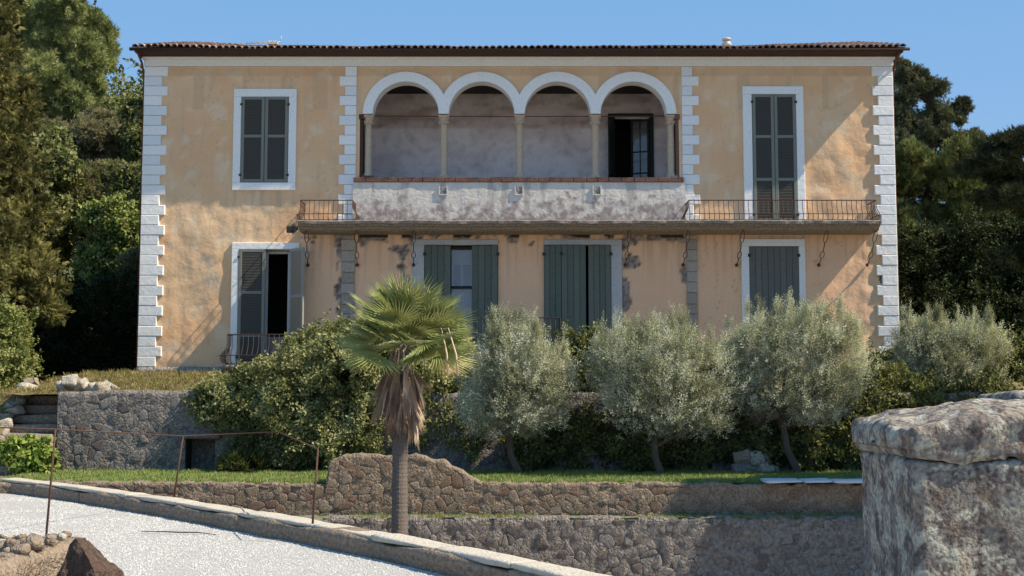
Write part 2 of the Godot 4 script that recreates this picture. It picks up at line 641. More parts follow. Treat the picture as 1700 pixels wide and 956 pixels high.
func plaster_tint(x: float, y: float) -> Color:
	var c := Color(0.765, 0.52, 0.315)
	var a := n1.get_noise_2d(x * 9.0, y * 9.0)
	var b := n3.get_noise_2d(x * 30.0 + 300.0, y * 30.0)
	var e := n2.get_noise_2d(x * 70.0, y * 12.0 + 90.0)
	c = c.lerp(Color(0.78, 0.56, 0.35), clampf(a * 1.6 + b * 0.7, 0.0, 0.8))
	c = c.lerp(Color(0.75, 0.45, 0.245), clampf(-a * 1.5 - b * 0.6, 0.0, 0.6))
	c = c.lerp(Color(0.78, 0.63, 0.46), clampf((b - 0.22) * 3.0, 0.0, 0.55))
	c = c.lerp(Color(0.56, 0.42, 0.30), clampf((e - 0.25) * 1.4, 0.0, 0.35))
	if y < 5.3 and x > -4.9 and x < 8.3:
		c = c.lerp(Color(0.90, 0.57, 0.365), 0.8)  # more orange ground floor, also brightened for light bounced under the slab
	if x < -4.3 or (x > 6.9 and y < 8.4):
		var crack := absf(n3.get_noise_2d(x * 14.0 + 70.0, y * 14.0 + 40.0))
		c = c.lerp(Color(0.50, 0.38, 0.26), clampf((0.022 - crack) / 0.022, 0.0, 1.0) * 0.5)
	var hair := absf(n1.get_noise_2d(x * 16.0 + 500.0, y * 16.0))
	if n2.get_noise_2d(x * 8.0, y * 8.0 + 300.0) > 0.05:
		c = c.lerp(Color(0.42, 0.30, 0.21), clampf((0.012 - hair) / 0.012, 0.0, 1.0) * 0.6)
	# rain streaks below sills and the slab
	for r in [[-6.5, 6.30, -5.05], [5.3, 5.25, 6.8], [-4.8, 5.25, 8.3]]:
		if x > r[0] and x < r[2] and y < r[1] and y > r[1] - 1.3:
			var s := n2.get_noise_2d(x * 130.0, y * 6.0)
			c = c.lerp(Color(0.44, 0.33, 0.24), clampf((s - 0.08) * 2.5, 0.0, 0.45) * clampf(1.0 - (r[1] - y) / 1.3, 0.0, 1.0))
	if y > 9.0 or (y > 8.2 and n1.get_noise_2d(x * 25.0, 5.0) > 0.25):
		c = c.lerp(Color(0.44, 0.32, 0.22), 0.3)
	var k := bare(x, y)
	if k > 0.0:
		var f := clampf(0.5 + n3.get_noise_2d(x * 120.0, y * 120.0) * 1.3, 0.0, 1.0)
		c = c.lerp(Color(0.13, 0.09, 0.07).lerp(Color(0.42, 0.36, 0.32), f), k)
	return c


func _facade(villa: Node3D) -> void:
	var xs := steps(-8.6, 8.9, 350)
	var ys := steps(2.15, 9.24, 142)
	for r in OPENINGS:
		for i in 2:
			xs.append(r[i * 2])
			ys.append(r[i * 2 + 1])
	xs.sort()
	ys.sort()
	var st := mb()
	st.set_smooth_group(0)
	for y in ys:
		for x in xs:
			var z: float = n1.get_noise_2d(x * 12.0, y * 12.0) * 0.020 + n3.get_noise_2d(x * 36.0, y * 36.0 + 60.0) * 0.004
			if x < -4.4 or x > 6.9:
				z += absf(n3.get_noise_2d(x * 14.0 + 70.0, y * 14.0 + 40.0)) * 0.036 - 0.008
			z -= bare(x, y) * 0.018
			st.set_color(plaster_tint(x, y))
			st.add_vertex(Vector3(x, y, z - 0.012))
	var w := xs.size()
	for j in ys.size() - 1:
		for i in w - 1:
			var c := Vector2((xs[i] + xs[i + 1]) / 2.0, (ys[j] + ys[j + 1]) / 2.0)
			var open := false
			for r in OPENINGS:
				if c.x > r[0] and c.x < r[2] and c.y > r[1] and c.y < r[3]:
					open = true
			if c.y >= 8.1:
				for ax in ARCH_X:
					if c.distance_to(Vector2(ax, 8.1)) < 0.88:
						open = true
			if open:
				continue
			var a := j * w + i
			for k in [a, a + w + 1, a + 1, a, a + w, a + w + 1]:
				st.add_index(k)
	put("wall", done(st), M.plaster, villa)


func _frame(villa: Node3D, outer: Array, inner: Array, m: Material, bottom := true) -> void:
	var st := mb()
	var b: float = inner[1] if bottom else outer[1]
	box(st, Vector3(outer[0], inner[3], -0.08), Vector3(outer[2], outer[3], 0.045), 0.008)
	box(st, Vector3(outer[0], b, -0.08), Vector3(inner[0], inner[3] - 0.002, 0.045), 0.008)
	box(st, Vector3(inner[2], b, -0.08), Vector3(outer[2], inner[3] - 0.002, 0.045), 0.008)
	if bottom:
		box(st, Vector3(outer[0], outer[1], -0.08), Vector3(outer[2], inner[1] - 0.002, 0.055), 0.008)
	put("window_frame", done(st), m, villa)


# inner sides of an opening, with a back if nothing is seen through it
func _reveal(villa: Node3D, r: Array, deep: float, m: Material) -> void:
	var st := mb()
	box(st, Vector3(r[0] - 0.1, r[1], -deep), Vector3(r[0], r[3], -0.082))
	box(st, Vector3(r[2], r[1], -deep), Vector3(r[2] + 0.1, r[3], -0.082))
	box(st, Vector3(r[0] - 0.1, r[3] + 0.001, -deep), Vector3(r[2] + 0.1, r[3] + 0.1, -0.082))
	box(st, Vector3(r[0] - 0.1, r[1] - 0.1, -deep), Vector3(r[2] + 0.1, r[1] - 0.001, -0.082))
	put("reveal", done(st), m, villa)


# a leaf of stiles, rails and tilted louvres; its hinge edge at x = 0, running to x = w (w may be negative)
func _louvre_leaf(villa: Node3D, at: Vector3, w: float, h: float, rails: Array, turn := 0.0, m := "grey_shutter") -> Node3D:
	var st := mb()
	var lo := minf(0.0, w)
	var hi := maxf(0.0, w)
	var s := 0.075
	box(st, Vector3(lo + 0.004, 0, -0.02), Vector3(lo + s, h, 0.02), 0.005)
	box(st, Vector3(hi - s, 0, -0.02), Vector3(hi - 0.004, h, 0.02), 0.005)
	var ends := [0.0] + rails + [h - 0.06]
	for y in ends:
		box(st, Vector3(lo + s + 0.001, y + (0.0 if y > 0.0 else 0.001), -0.017), Vector3(hi - s - 0.001, y + 0.065, 0.017), 0.004)
	var leaf_ := put("shutter", done(st), M[m], villa, at)
	leaf_.rotation.y = turn
	for i in ends.size() - 1:
		var sl := mb()
		sl.set_smooth_group(-1)
		var y: float = ends[i] + 0.07
		while y < ends[i + 1] - 0.01:
			quad(sl, Vector3(lo + s, y, 0.012), Vector3(hi - s, y, 0.012), Vector3(hi - s, y + 0.042, -0.014), Vector3(lo + s, y + 0.042, -0.014))
			quad(sl, Vector3(lo + s, y - 0.008, 0.012), Vector3(hi - s, y - 0.008, 0.012), Vector3(hi - s, y, 0.012), Vector3(lo + s, y, 0.012))
			y += 0.036
		put("louvre_panel", done(sl), M.louvre if m == "grey_shutter" else M[m], leaf_)
	for y in [0.14, h - 0.2]:
		var hb := box_mesh(Vector3(-0.03, y, 0.021), Vector3(0.03, y + 0.05, 0.035), 0.004)
		put("hinge", hb, M.dark_iron, leaf_, Vector3(0.0, 0, 0))
	return leaf_


# a leaf of upright boards, each its own
func _board_leaf(villa: Node3D, at: Vector3, w: float, h: float, n: int, turn := 0.0, m := "green_shutter") -> Node3D:
	var sgn := signf(w)
	var st := mb()
	for y in [0.25, h * 0.5, h - 0.3]:
		box(st, Vector3(minf(0, w) + 0.02, y, -0.045), Vector3(maxf(0, w) - 0.02, y + 0.1, -0.016))
	var leaf_ := put("shutter", done(st), M.dark_wood, villa, at)
	leaf_.rotation.y = turn
	var bw := absf(w) / n
	for i in n:
		var x0: float = (i * bw) if sgn > 0 else (-(i + 1) * bw)
		var bm := box_mesh(Vector3(x0 + 0.003, rng.randf() * 0.006, -0.015), Vector3(x0 + bw - 0.003, h - rng.randf() * 0.008, 0.015 + rng.randf() * 0.005), 0.006)
		put("board", bm, M[m] if rng.randf() < 0.55 else M[m + "_b"], leaf_)
	for y in [0.3, h - 0.26]:
		put("hinge", box_mesh(Vector3(minf(0, sgn * 0.35), y, 0.021), Vector3(maxf(0, sgn * 0.35), y + 0.035, 0.027)), M[m], leaf_)
	for y in [0.12, h - 0.24]:
		put("pintle", box_mesh(Vector3(-0.035, y, 0.0), Vector3(0.035, y + 0.07, 0.036), 0.004), M.dark_iron, leaf_)
	return leaf_


func _villa() -> void:
	var v := thing("villa", "two storey ochre plastered villa with four arched loggia and white corner stones", "house", Vector3(0, 0, -28))
	_facade(v)
	# shell: side walls, back wall, floors
	var st := mb()
	box(st, Vector3(-8.61, 1.2, -7.0), Vector3(-8.2, 9.45, -0.03))
	box(st, Vector3(8.5, 1.2, -7.0), Vector3(8.91, 9.45, -0.03))
	box(st, Vector3(-8.2, 1.2, -7.0), Vector3(8.5, 9.45, -6.6))
	put("side_wall", done(st), M.bare_render, v)
	st = mb()
	box(st, Vector3(-8.2, 1.9, -6.6), Vector3(8.5, 2.18, -0.03))
	box(st, Vector3(-8.2, 5.2, -6.6), Vector3(8.5, 5.46, -0.03))
	box(st, Vector3(-8.2, 9.2, -6.6), Vector3(8.5, 9.44, -0.03))
	box(st, Vector3(-4.3, 2.18, -6.6), Vector3(-4.1, 5.2, -0.1))
	box(st, Vector3(-8.2, 2.18, -3.2), Vector3(-4.3, 5.2, -3.0))
	put("floor_slab", done(st), M.shade_dark_room, v)
	_plinth_and_corners(v)
	_roof(v)
	_windows(v)
	_loggia(v)
	_balcony(v)
	_pilaster_strips(v)


func _plinth_and_corners(v: Node3D) -> void:
	put("plinth", rough(Vector3(17.62, 1.0, 0.3), 0.14, 0.03, 0.05, 0.4, 3.0, func(p): return p + Vector3(0.15, 1.70, -0.09)), M.plinth, v)
	var q := [M.quoin_a, M.quoin_b, M.quoin_c, M.quoin_a]
	# outer edge, short width, long width, direction, bottom, count
	for c in [[-8.62, 0.42, 0.55, 1.0, 2.20, 30], [8.93, 0.36, 0.49, -1.0, 2.20, 30], [-3.64, 0.27, 0.40, -1.0, 5.50, 16], [3.975, 0.25, 0.40, 1.0, 5.50, 16]]:
		var h: float = (9.24 - c[4]) / c[5]
		var meshes := []
		for k in 2:
			var w: float = c[2] if k else c[1]
			var lo := Vector3(0.0 if c[3] > 0 else -w, 0.004, -0.10)
			var hi := Vector3(w if c[3] > 0 else 0.0, h - 0.004, 0.034)
			meshes.append(box_mesh(lo, hi, 0.012))
		for i in int(c[5]):
			put("corner_stone", meshes[(i + (1 if c[5] == 16 else 0)) % 2], q[rng.randi() % 4], v, Vector3(c[0], c[4] + i * h, rng.randf_range(-0.006, 0.006)))
	# side faces of the corners
	put("corner_return", box_mesh(Vector3(8.915, 2.2, -0.6), Vector3(8.93, 9.24, -0.102)), M.white_trim, v)
	put("corner_return", box_mesh(Vector3(-8.625, 2.2, -0.6), Vector3(-8.612, 9.24, -0.102)), M.white_trim, v)
	# cornice band
	st_cornice(v)
	# rainwater pipes on both flanks
	for x in [-8.665, 8.965]:
		var st := mb()
		tube(st, [Vector3(x, 2.0, -0.12), Vector3(x, 9.0, -0.12), Vector3(x, 9.3, 0.1), Vector3(x, 9.48, 0.5)], [0.028, 0.028, 0.028, 0.028], 8)
		put("rainwater_pipe", done(st), M.copper, v)


func st_cornice(v: Node3D) -> void:
	var st := mb()
	box(st, Vector3(-8.63, 9.243, -0.2), Vector3(8.94, 9.40, 0.055), 0.01)
	box(st, Vector3(-8.66, 9.402, -0.2), Vector3(8.97, 9.455, 0.12), 0.02)
	put("cornice", done(st), M.white_trim, v)


func _roof(v: Node3D) -> void:
	var y0 := 9.50
	var rise := func(x: float) -> float:
		return 0.272 + 0.034 * smoothstep(4.0, 9.2, absf(x))
	var lift := func(x: float) -> float:
		return 0.05 * smoothstep(5.0, 9.2, absf(x)) + n1.get_noise_1d(x * 14.0) * 0.03
	# eaves: dark boarded soffit, fascia and gutter
	var st := mb()
	box(st, Vector3(-8.70, 9.457, -0.2), Vector3(9.02, 9.478, 0.54))
	box(st, Vector3(-8.72, 9.48, 0.46), Vector3(9.04, 9.515, 0.545))
	var roof := put("roof", done(st), M.soffit, v)
	st = mb()
	tube(st, [Vector3(-8.80, 9.49, 0.595), Vector3(-3.0, 9.475, 0.595), Vector3(3.0, 9.475, 0.595), Vector3(9.15, 9.495, 0.595)], [0.042, 0.042, 0.042, 0.042], 8)
	put("gutter", done(st), M.gutter, v)
	# decking under the tiles
	st = mb()
	st.set_smooth_group(-1)
	var xs := steps(-8.72, 9.04, 24)
	for i in 24:
		var a: float = xs[i]
		var b: float = xs[i + 1]
		var f := func(x: float, z: float) -> Vector3:
			return Vector3(x, y0 - 0.012 + lift.call(x) + (0.55 - z) * rise.call(x), z)
		quad(st, f.call(a, 0.55), f.call(b, 0.55), f.call(b, -3.5), f.call(a, -3.5))
		quad(st, Vector3(a, 9.48, 0.535), Vector3(b, 9.48, 0.535), f.call(b, 0.55), f.call(a, 0.55))
		var back := func(x: float) -> Vector3:
			return Vector3(x, y0 - 0.03, -7.3)
		quad(st, f.call(a, -3.5), f.call(b, -3.5), back.call(b), back.call(a))
	for x in [-8.72, 9.04]:
		var up: float = y0 + 4.05 * rise.call(x) - 0.03
		tri(st, Vector3(x, 9.45, 0.54), Vector3(x, 9.45, -7.3), Vector3(x, up, -3.5))
	put("decking", done(st), M.tile_3, roof)
	# barrel tiles
	var tm := mb()
	tm.set_smooth_group(0)
	var n := 7
	for i in n:
		var s := PI * i / n
		var t := PI * (i + 1) / n
		var ring := func(a: float, r: float, z: float) -> Vector3:
			return Vector3(-cos(a) * r, sin(a) * r * 0.95, z)
		quad(tm, ring.call(t, 0.078, 0.0), ring.call(s, 0.078, 0.0), ring.call(s, 0.064, -0.44), ring.call(t, 0.064, -0.44))
		quad(tm, ring.call(s, 0.060, 0.0), ring.call(t, 0.060, 0.0), ring.call(t, 0.050, -0.44), ring.call(s, 0.050, -0.44))
		tm.set_smooth_group(-1)
		quad(tm, ring.call(s, 0.078, 0.0), ring.call(t, 0.078, 0.0), ring.call(t, 0.060, 0.0), ring.call(s, 0.060, 0.0))
		tm.set_smooth_group(0)
	var tile := done(tm)
	var rest := []
	var count := 119
	for row in 10:
		for i in count:
			var x := -8.66 + 17.64 * i / (count - 1) + rng.randf_range(-0.008, 0.008)
			var k: float = rise.call(x)
			var z := 0.66 - row * 0.385 + rng.randf_range(-0.012, 0.012)
			var p := Vector3(x, y0 + lift.call(x) + (0.55 - z) * k + 0.012 + rng.randf_range(0, 0.008), z)
			var bs := Basis(Vector3.RIGHT, atan(k) - 0.03) * Basis(Vector3.UP, rng.randf_range(-0.03, 0.03))
			if row < 2:
				var o := put("roof_tile", tile, M["tile_%d" % (rng.randi() % 4)], roof, p)
				o.basis = bs
			else:
				rest.append(Transform3D(bs, p))
	var mm := MultiMesh.new()
	mm.transform_format = MultiMesh.TRANSFORM_3D
	mm.mesh = tile
	mm.instance_count = rest.size()
	for i in rest.size():
		mm.set_instance_transform(i, rest[i])
	var o := MultiMeshInstance3D.new()
	o.name = "upper_tiles"
	o.multimesh = mm
	o.material_override = M.tile_0
	o.set_meta("kind", "stuff")
	roof.add_child(o)
	# a fallen television aerial and a pale vent pot near the eaves
	st = mb()
	tube(st, [Vector3(-0.42, 0.10, 0), Vector3(0.42, 0.14, 0)], [0.012, 0.012], 5)
	for i in 7:
		var x := -0.36 + i * 0.12
		tube(st, [Vector3(x, 0.115 + i * 0.004, -0.16), Vector3(x, 0.115 + i * 0.004, 0.16)], [0.006, 0.006], 4)
	box(st, Vector3(0.12, 0.07, -0.05), Vector3(0.36, 0.15, 0.05), 0.01)
	tube(st, [Vector3(0.12, -0.2, 0), Vector3(0.2, 0.1, 0)], [0.014, 0.014], 5)
	tube(st, [Vector3(0.42, 0.14, 0), Vector3(0.44, 0.28, 0)], [0.008, 0.008], 5)
	put("aerial", done(st), M.pot, v, Vector3(-5.92, 9.78, -0.3))
	st = mb()
	lathe(st, [Vector2(0.05, -0.25), Vector2(0.05, 0.02), Vector2(0.10, 0.05), Vector2(0.115, 0.11), Vector2(0.075, 0.17), Vector2(0.0, 0.18)], 14)
	lathe(st, [Vector2(0.05, 0.18), Vector2(0.12, 0.20), Vector2(0.10, 0.235), Vector2(0.0, 0.25)], 14)
	put("vent_pot", done(st), M.pot, v, Vector3(5.12, 9.79, -0.4))


func _windows(v: Node3D) -> void:
	var o := OPENINGS
	_frame(v, [-6.51, 6.30, -5.04, 8.70], o[0], M.white_trim)
	_frame(v, [5.40, 5.50, 6.82, 8.76], o[1], M.white_trim, false)
	_frame(v, [-6.49, 2.24, -4.93, 5.07], o[2], M.white_trim, false)
	_frame(v, [5.31, 2.30, 6.79, 5.16], o[3], M.white_trim, false)
	for i in 6:
		_reveal(v, o[i], 0.34, M.inner_wall if i < 4 else M.bare_render)
	# upper left window, both leaves shut
	_louvre_leaf(v, Vector3(-6.325, 6.49, 0.035), 0.548, 2.01, [1.05])
	_louvre_leaf(v, Vector3(-5.225, 6.49, 0.035), -0.548, 2.01, [1.05])
	# upper right tall door
	_louvre_leaf(v, Vector3(5.615, 5.56, 0.035), 0.508, 3.0, [0.96, 1.97])
	_louvre_leaf(v, Vector3(6.635, 5.56, 0.035), -0.508, 3.0, [0.96, 1.97])
	# lower left door: one leaf shut, one swung out
	_louvre_leaf(v, Vector3(-6.325, 2.26, 0.035), 0.62, 2.65, [0.62, 1.62])
	_louvre_leaf(v, Vector3(-5.125, 2.26, 0.05), -0.58, 2.65, [0.62, 1.52], PI - deg_to_rad(48), "pale_shutter")
	put("inner_door", box_mesh(Vector3(-5.70, 2.24, -0.30), Vector3(-5.24, 2.90, -0.26), 0.01), M.pink_panel, v)
	var st := mb()
	box(st, Vector3(-5.78, 2.24, -0.31), Vector3(-5.702, 4.90, -0.24), 0.01)
	box(st, Vector3(-5.238, 2.24, -0.31), Vector3(-5.16, 4.90, -0.24), 0.01)
	box(st, Vector3(-5.70, 4.84, -0.31), Vector3(-5.24, 4.90, -0.24), 0.01)
	put("inner_frame", done(st), M.white_trim_worn, v)
	# lower right door, boarded leaves shut
	_board_leaf(v, Vector3(5.495, 2.30, 0.02), 0.57, 2.68, 4, 0.0, "green_grey_shutter")
	_board_leaf(v, Vector3(6.635, 2.30, 0.02), -0.57, 2.68, 4, 0.0, "green_grey_shutter")
	# middle doors with worn surrounds on their outer sides
	for c in [[-2.32, -2.03, -2.32, -0.32], [2.29, 2.55, 0.74, 2.55]]:
		st = mb()
		box(st, Vector3(c[0], 2.3, -0.08), Vector3(c[1], 5.018, 0.03), 0.012)
		box(st, Vector3(c[2], 5.02, -0.08), Vector3(c[3], 5.15, 0.03), 0.012)
		put("window_frame", done(st), M.white_trim_worn, v)
	_board_leaf(v, Vector3(-2.02, 2.32, 0.03), 0.60, 2.69, 4)
	_board_leaf(v, Vector3(-0.33, 2.32, 0.04), -0.60, 2.69, 4)
	_board_leaf(v, Vector3(0.745, 2.32, 0.03), 0.40, 2.69, 3, deg_to_rad(-12))
	_board_leaf(v, Vector3(1.14, 2.32, 0.11), 0.57, 2.69, 4, deg_to_rad(6))
	_board_leaf(v, Vector3(2.285, 2.32, 0.04), -0.52, 2.69, 4)
	# the sash and curtain seen between the leaves of the first middle door
	st = mb()
	box(st, Vector3(-1.50, 2.3, -0.22), Vector3(-1.41, 5.0, -0.16), 0.006)
	box(st, Vector3(-0.93, 2.3, -0.22), Vector3(-0.85, 5.0, -0.16), 0.006)
	box(st, Vector3(-1.41, 4.02, -0.22), Vector3(-0.93, 4.08, -0.16), 0.006)
	box(st, Vector3(-1.41, 4.93, -0.22), Vector3(-0.93, 5.0, -0.16), 0.006)
	put("sash", done(st), M.dark_wood, v)
	put("pane", box_mesh(Vector3(-1.41, 2.3, -0.20), Vector3(-0.93, 4.93, -0.194)), M.glass, v)
	var cu := put("curtain", box_mesh(Vector3(-1.42, 4.58, -0.30), Vector3(-0.92, 4.95, -0.285)), M.curtain, v)
	for x in [-1.42, -1.20, -0.98]:
		put("curtain_band", box_mesh(Vector3(x, 4.08, -0.30), Vector3(x + 0.055, 4.578, -0.285)), M.curtain, cu)
	put("curtain_band", box_mesh(Vector3(-1.42, 4.08, -0.33), Vector3(-0.92, 4.578, -0.32)), M.curtain_blue, cu)
	put("curtain_band", box_mesh(Vector3(-1.42, 2.4, -0.30), Vector3(-0.92, 4.0, -0.285)), M.curtain, cu)


func _loggia(v: Node3D) -> void:
	# the recessed room behind the arches
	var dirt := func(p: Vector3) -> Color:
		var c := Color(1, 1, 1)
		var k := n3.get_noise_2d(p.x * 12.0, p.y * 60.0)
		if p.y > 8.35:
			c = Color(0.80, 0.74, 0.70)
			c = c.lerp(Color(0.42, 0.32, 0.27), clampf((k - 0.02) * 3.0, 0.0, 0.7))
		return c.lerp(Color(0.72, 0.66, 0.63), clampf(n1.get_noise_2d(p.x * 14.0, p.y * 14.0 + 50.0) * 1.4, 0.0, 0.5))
	var st := mb()
	st.set_smooth_group(-1)
	var xs := steps(-3.9, 4.2, 60)
	var ys := steps(5.46, 9.2, 40)
	for j in 40:
		for i in 60:
			var c := [Vector3(xs[i], ys[j], -2.5), Vector3(xs[i + 1], ys[j], -2.5), Vector3(xs[i + 1], ys[j + 1], -2.5), Vector3(xs[i], ys[j + 1], -2.5)]
			if c[0].x > 2.62 - 0.08 and c[1].x < 3.52 + 0.06 and c[2].y < 8.62:
				continue
			for m in [0, 2, 1, 0, 3, 2]:
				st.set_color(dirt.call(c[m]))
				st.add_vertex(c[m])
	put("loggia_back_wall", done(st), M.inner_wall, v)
	st = mb()
	box(st, Vector3(-4.0, 5.46, -2.7), Vector3(-3.9, 9.2, -0.04))
	box(st, Vector3(4.2, 5.46, -2.7), Vector3(4.3, 9.2, -0.04))
	put("loggia_side_wall", done(st), M.inner_wall, v)
	# arches: white rings, cut where they meet
	var n := 40
	for k in 4:
		var ax: float = ARCH_X[k]
		st = mb()
		var half := 0.8875
		for i in n:
			var pts := []
			for a in [PI * i / n, PI * (i + 1) / n]:
				var d := Vector2(-cos(a), sin(a))
				var ro := 1.0
				var lim := half
				if (k == 0 and d.x < 0) or (k == 3 and d.x > 0):
					lim = 2.0
				if absf(d.x) * ro > lim:
					ro = maxf(lim / absf(d.x), 0.7705)
				pts.append([Vector3(d.x * 0.77, d.y * 0.77, 0), Vector3(d.x * ro, d.y * ro, 0)])
			var f := Vector3(0, 0, 0.06)
			var b := Vector3(0, 0, -0.34)
			st.set_smooth_group(-1)
			quad(st, pts[1][0] + f, pts[0][0] + f, pts[0][1] + f, pts[1][1] + f)
			quad(st, pts[0][0] + b, pts[1][0] + b, pts[1][1] + b, pts[0][1] + b)
			st.set_smooth_group(0)
			quad(st, pts[0][0] + f, pts[1][0] + f, pts[1][0] + b, pts[0][0] + b)
			st.set_smooth_group(1)
			quad(st, pts[1][1] + f, pts[0][1] + f, pts[0][1] + b, pts[1][1] + b)
		put("arch", done(st), M.white_trim, v, Vector3(ax, 8.1, 0))
	# back of the spandrels, so the arcade has its thickness
	# columns
	var cx := [-3.375, -1.597, 0.177, 1.952, 3.728]
	for i in 5:
		st = mb()
		lathe(st, [Vector2(0.0, 0.0), Vector2(0.125, 0.0), Vector2(0.125, 0.05), Vector2(0.105, 0.07), Vector2(0.112, 0.10), Vector2(0.085, 0.13), Vector2(0.088, 0.4), Vector2(0.085, 0.9), Vector2(0.076, 1.22), Vector2(0.09, 1.235), Vector2(0.078, 1.25)], 16)
		var col := put("column", done(st), M.column, v, Vector3(cx[i], 6.60, -0.14))
		st = mb()
		lathe(st, [Vector2(0.078, 1.25), Vector2(0.085, 1.30), Vector2(0.115, 1.36), Vector2(0.095, 1.37), Vector2(0.13, 1.43)], 16)
		box(st, Vector3(-0.125, 1.43, -0.14), Vector3(0.125, 1.50, 0.15), 0.012)
		for s in 8:
			var a := TAU * s / 8.0
			var d := Vector3(cos(a), 0, sin(a))
			tube(st, [d * 0.085 + Vector3.UP * 1.27, d * 0.115 + Vector3.UP * 1.34, d * 0.135 + Vector3.UP * 1.36], [0.02, 0.018, 0.008], 5)
		put("capital", done(st), M.column, col)
		var pl := put("column_base", box_mesh(Vector3(-0.135, -0.01, -0.13), Vector3(0.135, 0.055, 0.14), 0.012), M.brick if i == 0 else M.column, col)
		pl.position.y = -0.002
	# responds at both ends
	for x in [-3.56, 3.83]:
		st = mb()
		box(st, Vector3(x, 6.60, -0.33), Vector3(x + 0.075, 7.98, -0.02), 0.006)
		box(st, Vector3(x - 0.02, 7.982, -0.33), Vector3(x + 0.095, 8.10, 0.02), 0.01)
		put("respond", done(st), M.soffit if x < 0 else M.brick, v)
	# iron tie rod across the arcade
	st = mb()
	tube(st, [Vector3(-3.6, 8.10, -0.18), Vector3(0, 8.085, -0.18), Vector3(3.95, 8.10, -0.18)], [0.011, 0.011, 0.011], 6)
	put("tie_rod", done(st), M.iron, v)
	# parapet with stained plaster
	st = mb()
	st.set_smooth_group(0)
	xs = steps(-3.70, 4.02, 300)
	ys = steps(5.46, 6.478, 44)
	for y in ys:
		for x in xs:
			var g: float = (y - 5.5) / 0.98
			var k := n3.get_noise_2d(x * 80.0, y * 70.0) * 1.3 + n2.get_noise_2d(x * 60.0, y * 60.0) * 0.5 + n1.get_noise_1d(x * 9.0) * 0.5
			var c := Color(0.60, 0.58, 0.55).lerp(Color(0.68, 0.65, 0.58), clampf(0.5 + k, 0, 1))
			c = c.lerp(Color(0.27, 0.225, 0.22), clampf((0.72 - g * 1.25 + k * 0.62) * 1.8, 0.0, 0.9))
			c = c.lerp(Color(0.60, 0.57, 0.52), clampf((n3.get_noise_2d(x * 90.0, y * 90.0) - 0.12) * 6.0, 0.0, 0.7) * clampf(1.0 - g * 1.4, 0.0, 1.0))
			c = c.lerp(Color(0.27, 0.25, 0.25), clampf((n2.get_noise_2d(x * 50.0, y * 7.0) - 0.22) * 2.0, 0.0, 0.5))
			st.set_color(c)
			st.add_vertex(Vector3(x, y, 0.07 + n3.get_noise_2d(x * 40.0, y * 40.0) * 0.008))
	var w := xs.size()
	for j in ys.size() - 1:
		for i in w - 1:
			var a := j * w + i
			for m in [a, a + w + 1, a + 1, a, a + w, a + w + 1]:
				st.add_index(m)
	var par := put("parapet", done(st), M.parapet, v)
	put("parapet_core", box_mesh(Vector3(-3.70, 5.46, -0.28), Vector3(4.02, 6.47, 0.035)), M.parapet, par)
	for x in [-1.60, 0.16, 1.97]:
		st = mb()
		var r := 0.105
		box(st, Vector3(-r, -r, 0.0), Vector3(-r + 0.03, r, 0.03), 0.004)
		box(st, Vector3(r - 0.03, -r, 0.0), Vector3(r, r, 0.03), 0.004)
		box(st, Vector3(-r + 0.031, -r, 0.0), Vector3(r - 0.031, -r + 0.03, 0.03), 0.004)
		put("plaque_rim", done(st), M.white_trim_worn, par, Vector3(x, 6.27, 0.075))
		put("plaque", box_mesh(Vector3(-r + 0.032, -r + 0.032, 0.0), Vector3(r - 0.032, r, 0.012)), M.plinth, par, Vector3(x, 6.27, 0.075))
	# brick sill, laid piece by piece
	var bx := -3.68
	while bx < 3.98:
		var bl := minf(rng.randf_range(0.24, 0.31), 4.0 - bx)
		put("sill_brick", box_mesh(Vector3(0, rng.randf() * 0.004, -0.32), Vector3(bl - 0.008, 0.105 + rng.randf() * 0.012, 0.10 + rng.randf() * 0.012), 0.01), M.brick, v, Vector3(bx, 6.482, 0))
		bx += bl
	# the loggia's door: dark frame, one boarded leaf and one glazed leaf ajar
	st = mb()
	box(st, Vector3(2.50, 5.46, -2.62), Vector3(2.60, 8.60, -2.44), 0.008)
	box(st, Vector3(3.50, 5.46, -2.62), Vector3(3.60, 8.60, -2.44), 0.008)
	box(st, Vector3(2.50, 8.602, -2.62), Vector3(3.60, 8.68, -2.44), 0.008)
	put("door_frame", done(st), M.dark_wood, v)
	st = mb()
	box(st, Vector3(2.3, 5.46, -5.4), Vector3(2.4, 9.0, -2.63))
	box(st, Vector3(3.75, 5.46, -5.4), Vector3(3.85, 9.0, -2.63))
	box(st, Vector3(2.4, 5.46, -5.4), Vector3(3.75, 9.0, -5.3))
	box(st, Vector3(2.4, 8.9, -5.3), Vector3(3.75, 9.0, -2.63))
	put("inner_room", done(st), M.shade_dark_room, v)
	var d := _board_leaf(v, Vector3(2.60, 5.5, -2.42), 0.5, 3.08, 4, deg_to_rad(-112))
	for c in d.get_children():
		c.material_override = M.dark_wood
	st = mb()
	box(st, Vector3(-0.5, 0, -0.02), Vector3(-0.44, 3.06, 0.02), 0.004)
	box(st, Vector3(-0.06, 0, -0.02), Vector3(0, 3.06, 0.02), 0.004)
	for y in [0.0, 0.9, 1.65, 2.2, 3.0]:
		box(st, Vector3(-0.439, y, -0.018), Vector3(-0.061, y + 0.035, 0.018), 0.004)
	box(st, Vector3(-0.262, 0.935, -0.015), Vector3(-0.238, 3.0, 0.015), 0.003)
	var gd := put("glazed_door", done(st), M.dark_wood, v, Vector3(3.50, 5.5, -2.50))
	gd.rotation.y = deg_to_rad(-24)
	put("pane", box_mesh(Vector3(-0.44, 0.04, -0.004), Vector3(-0.06, 3.0, 0.004)), M.glass, gd)


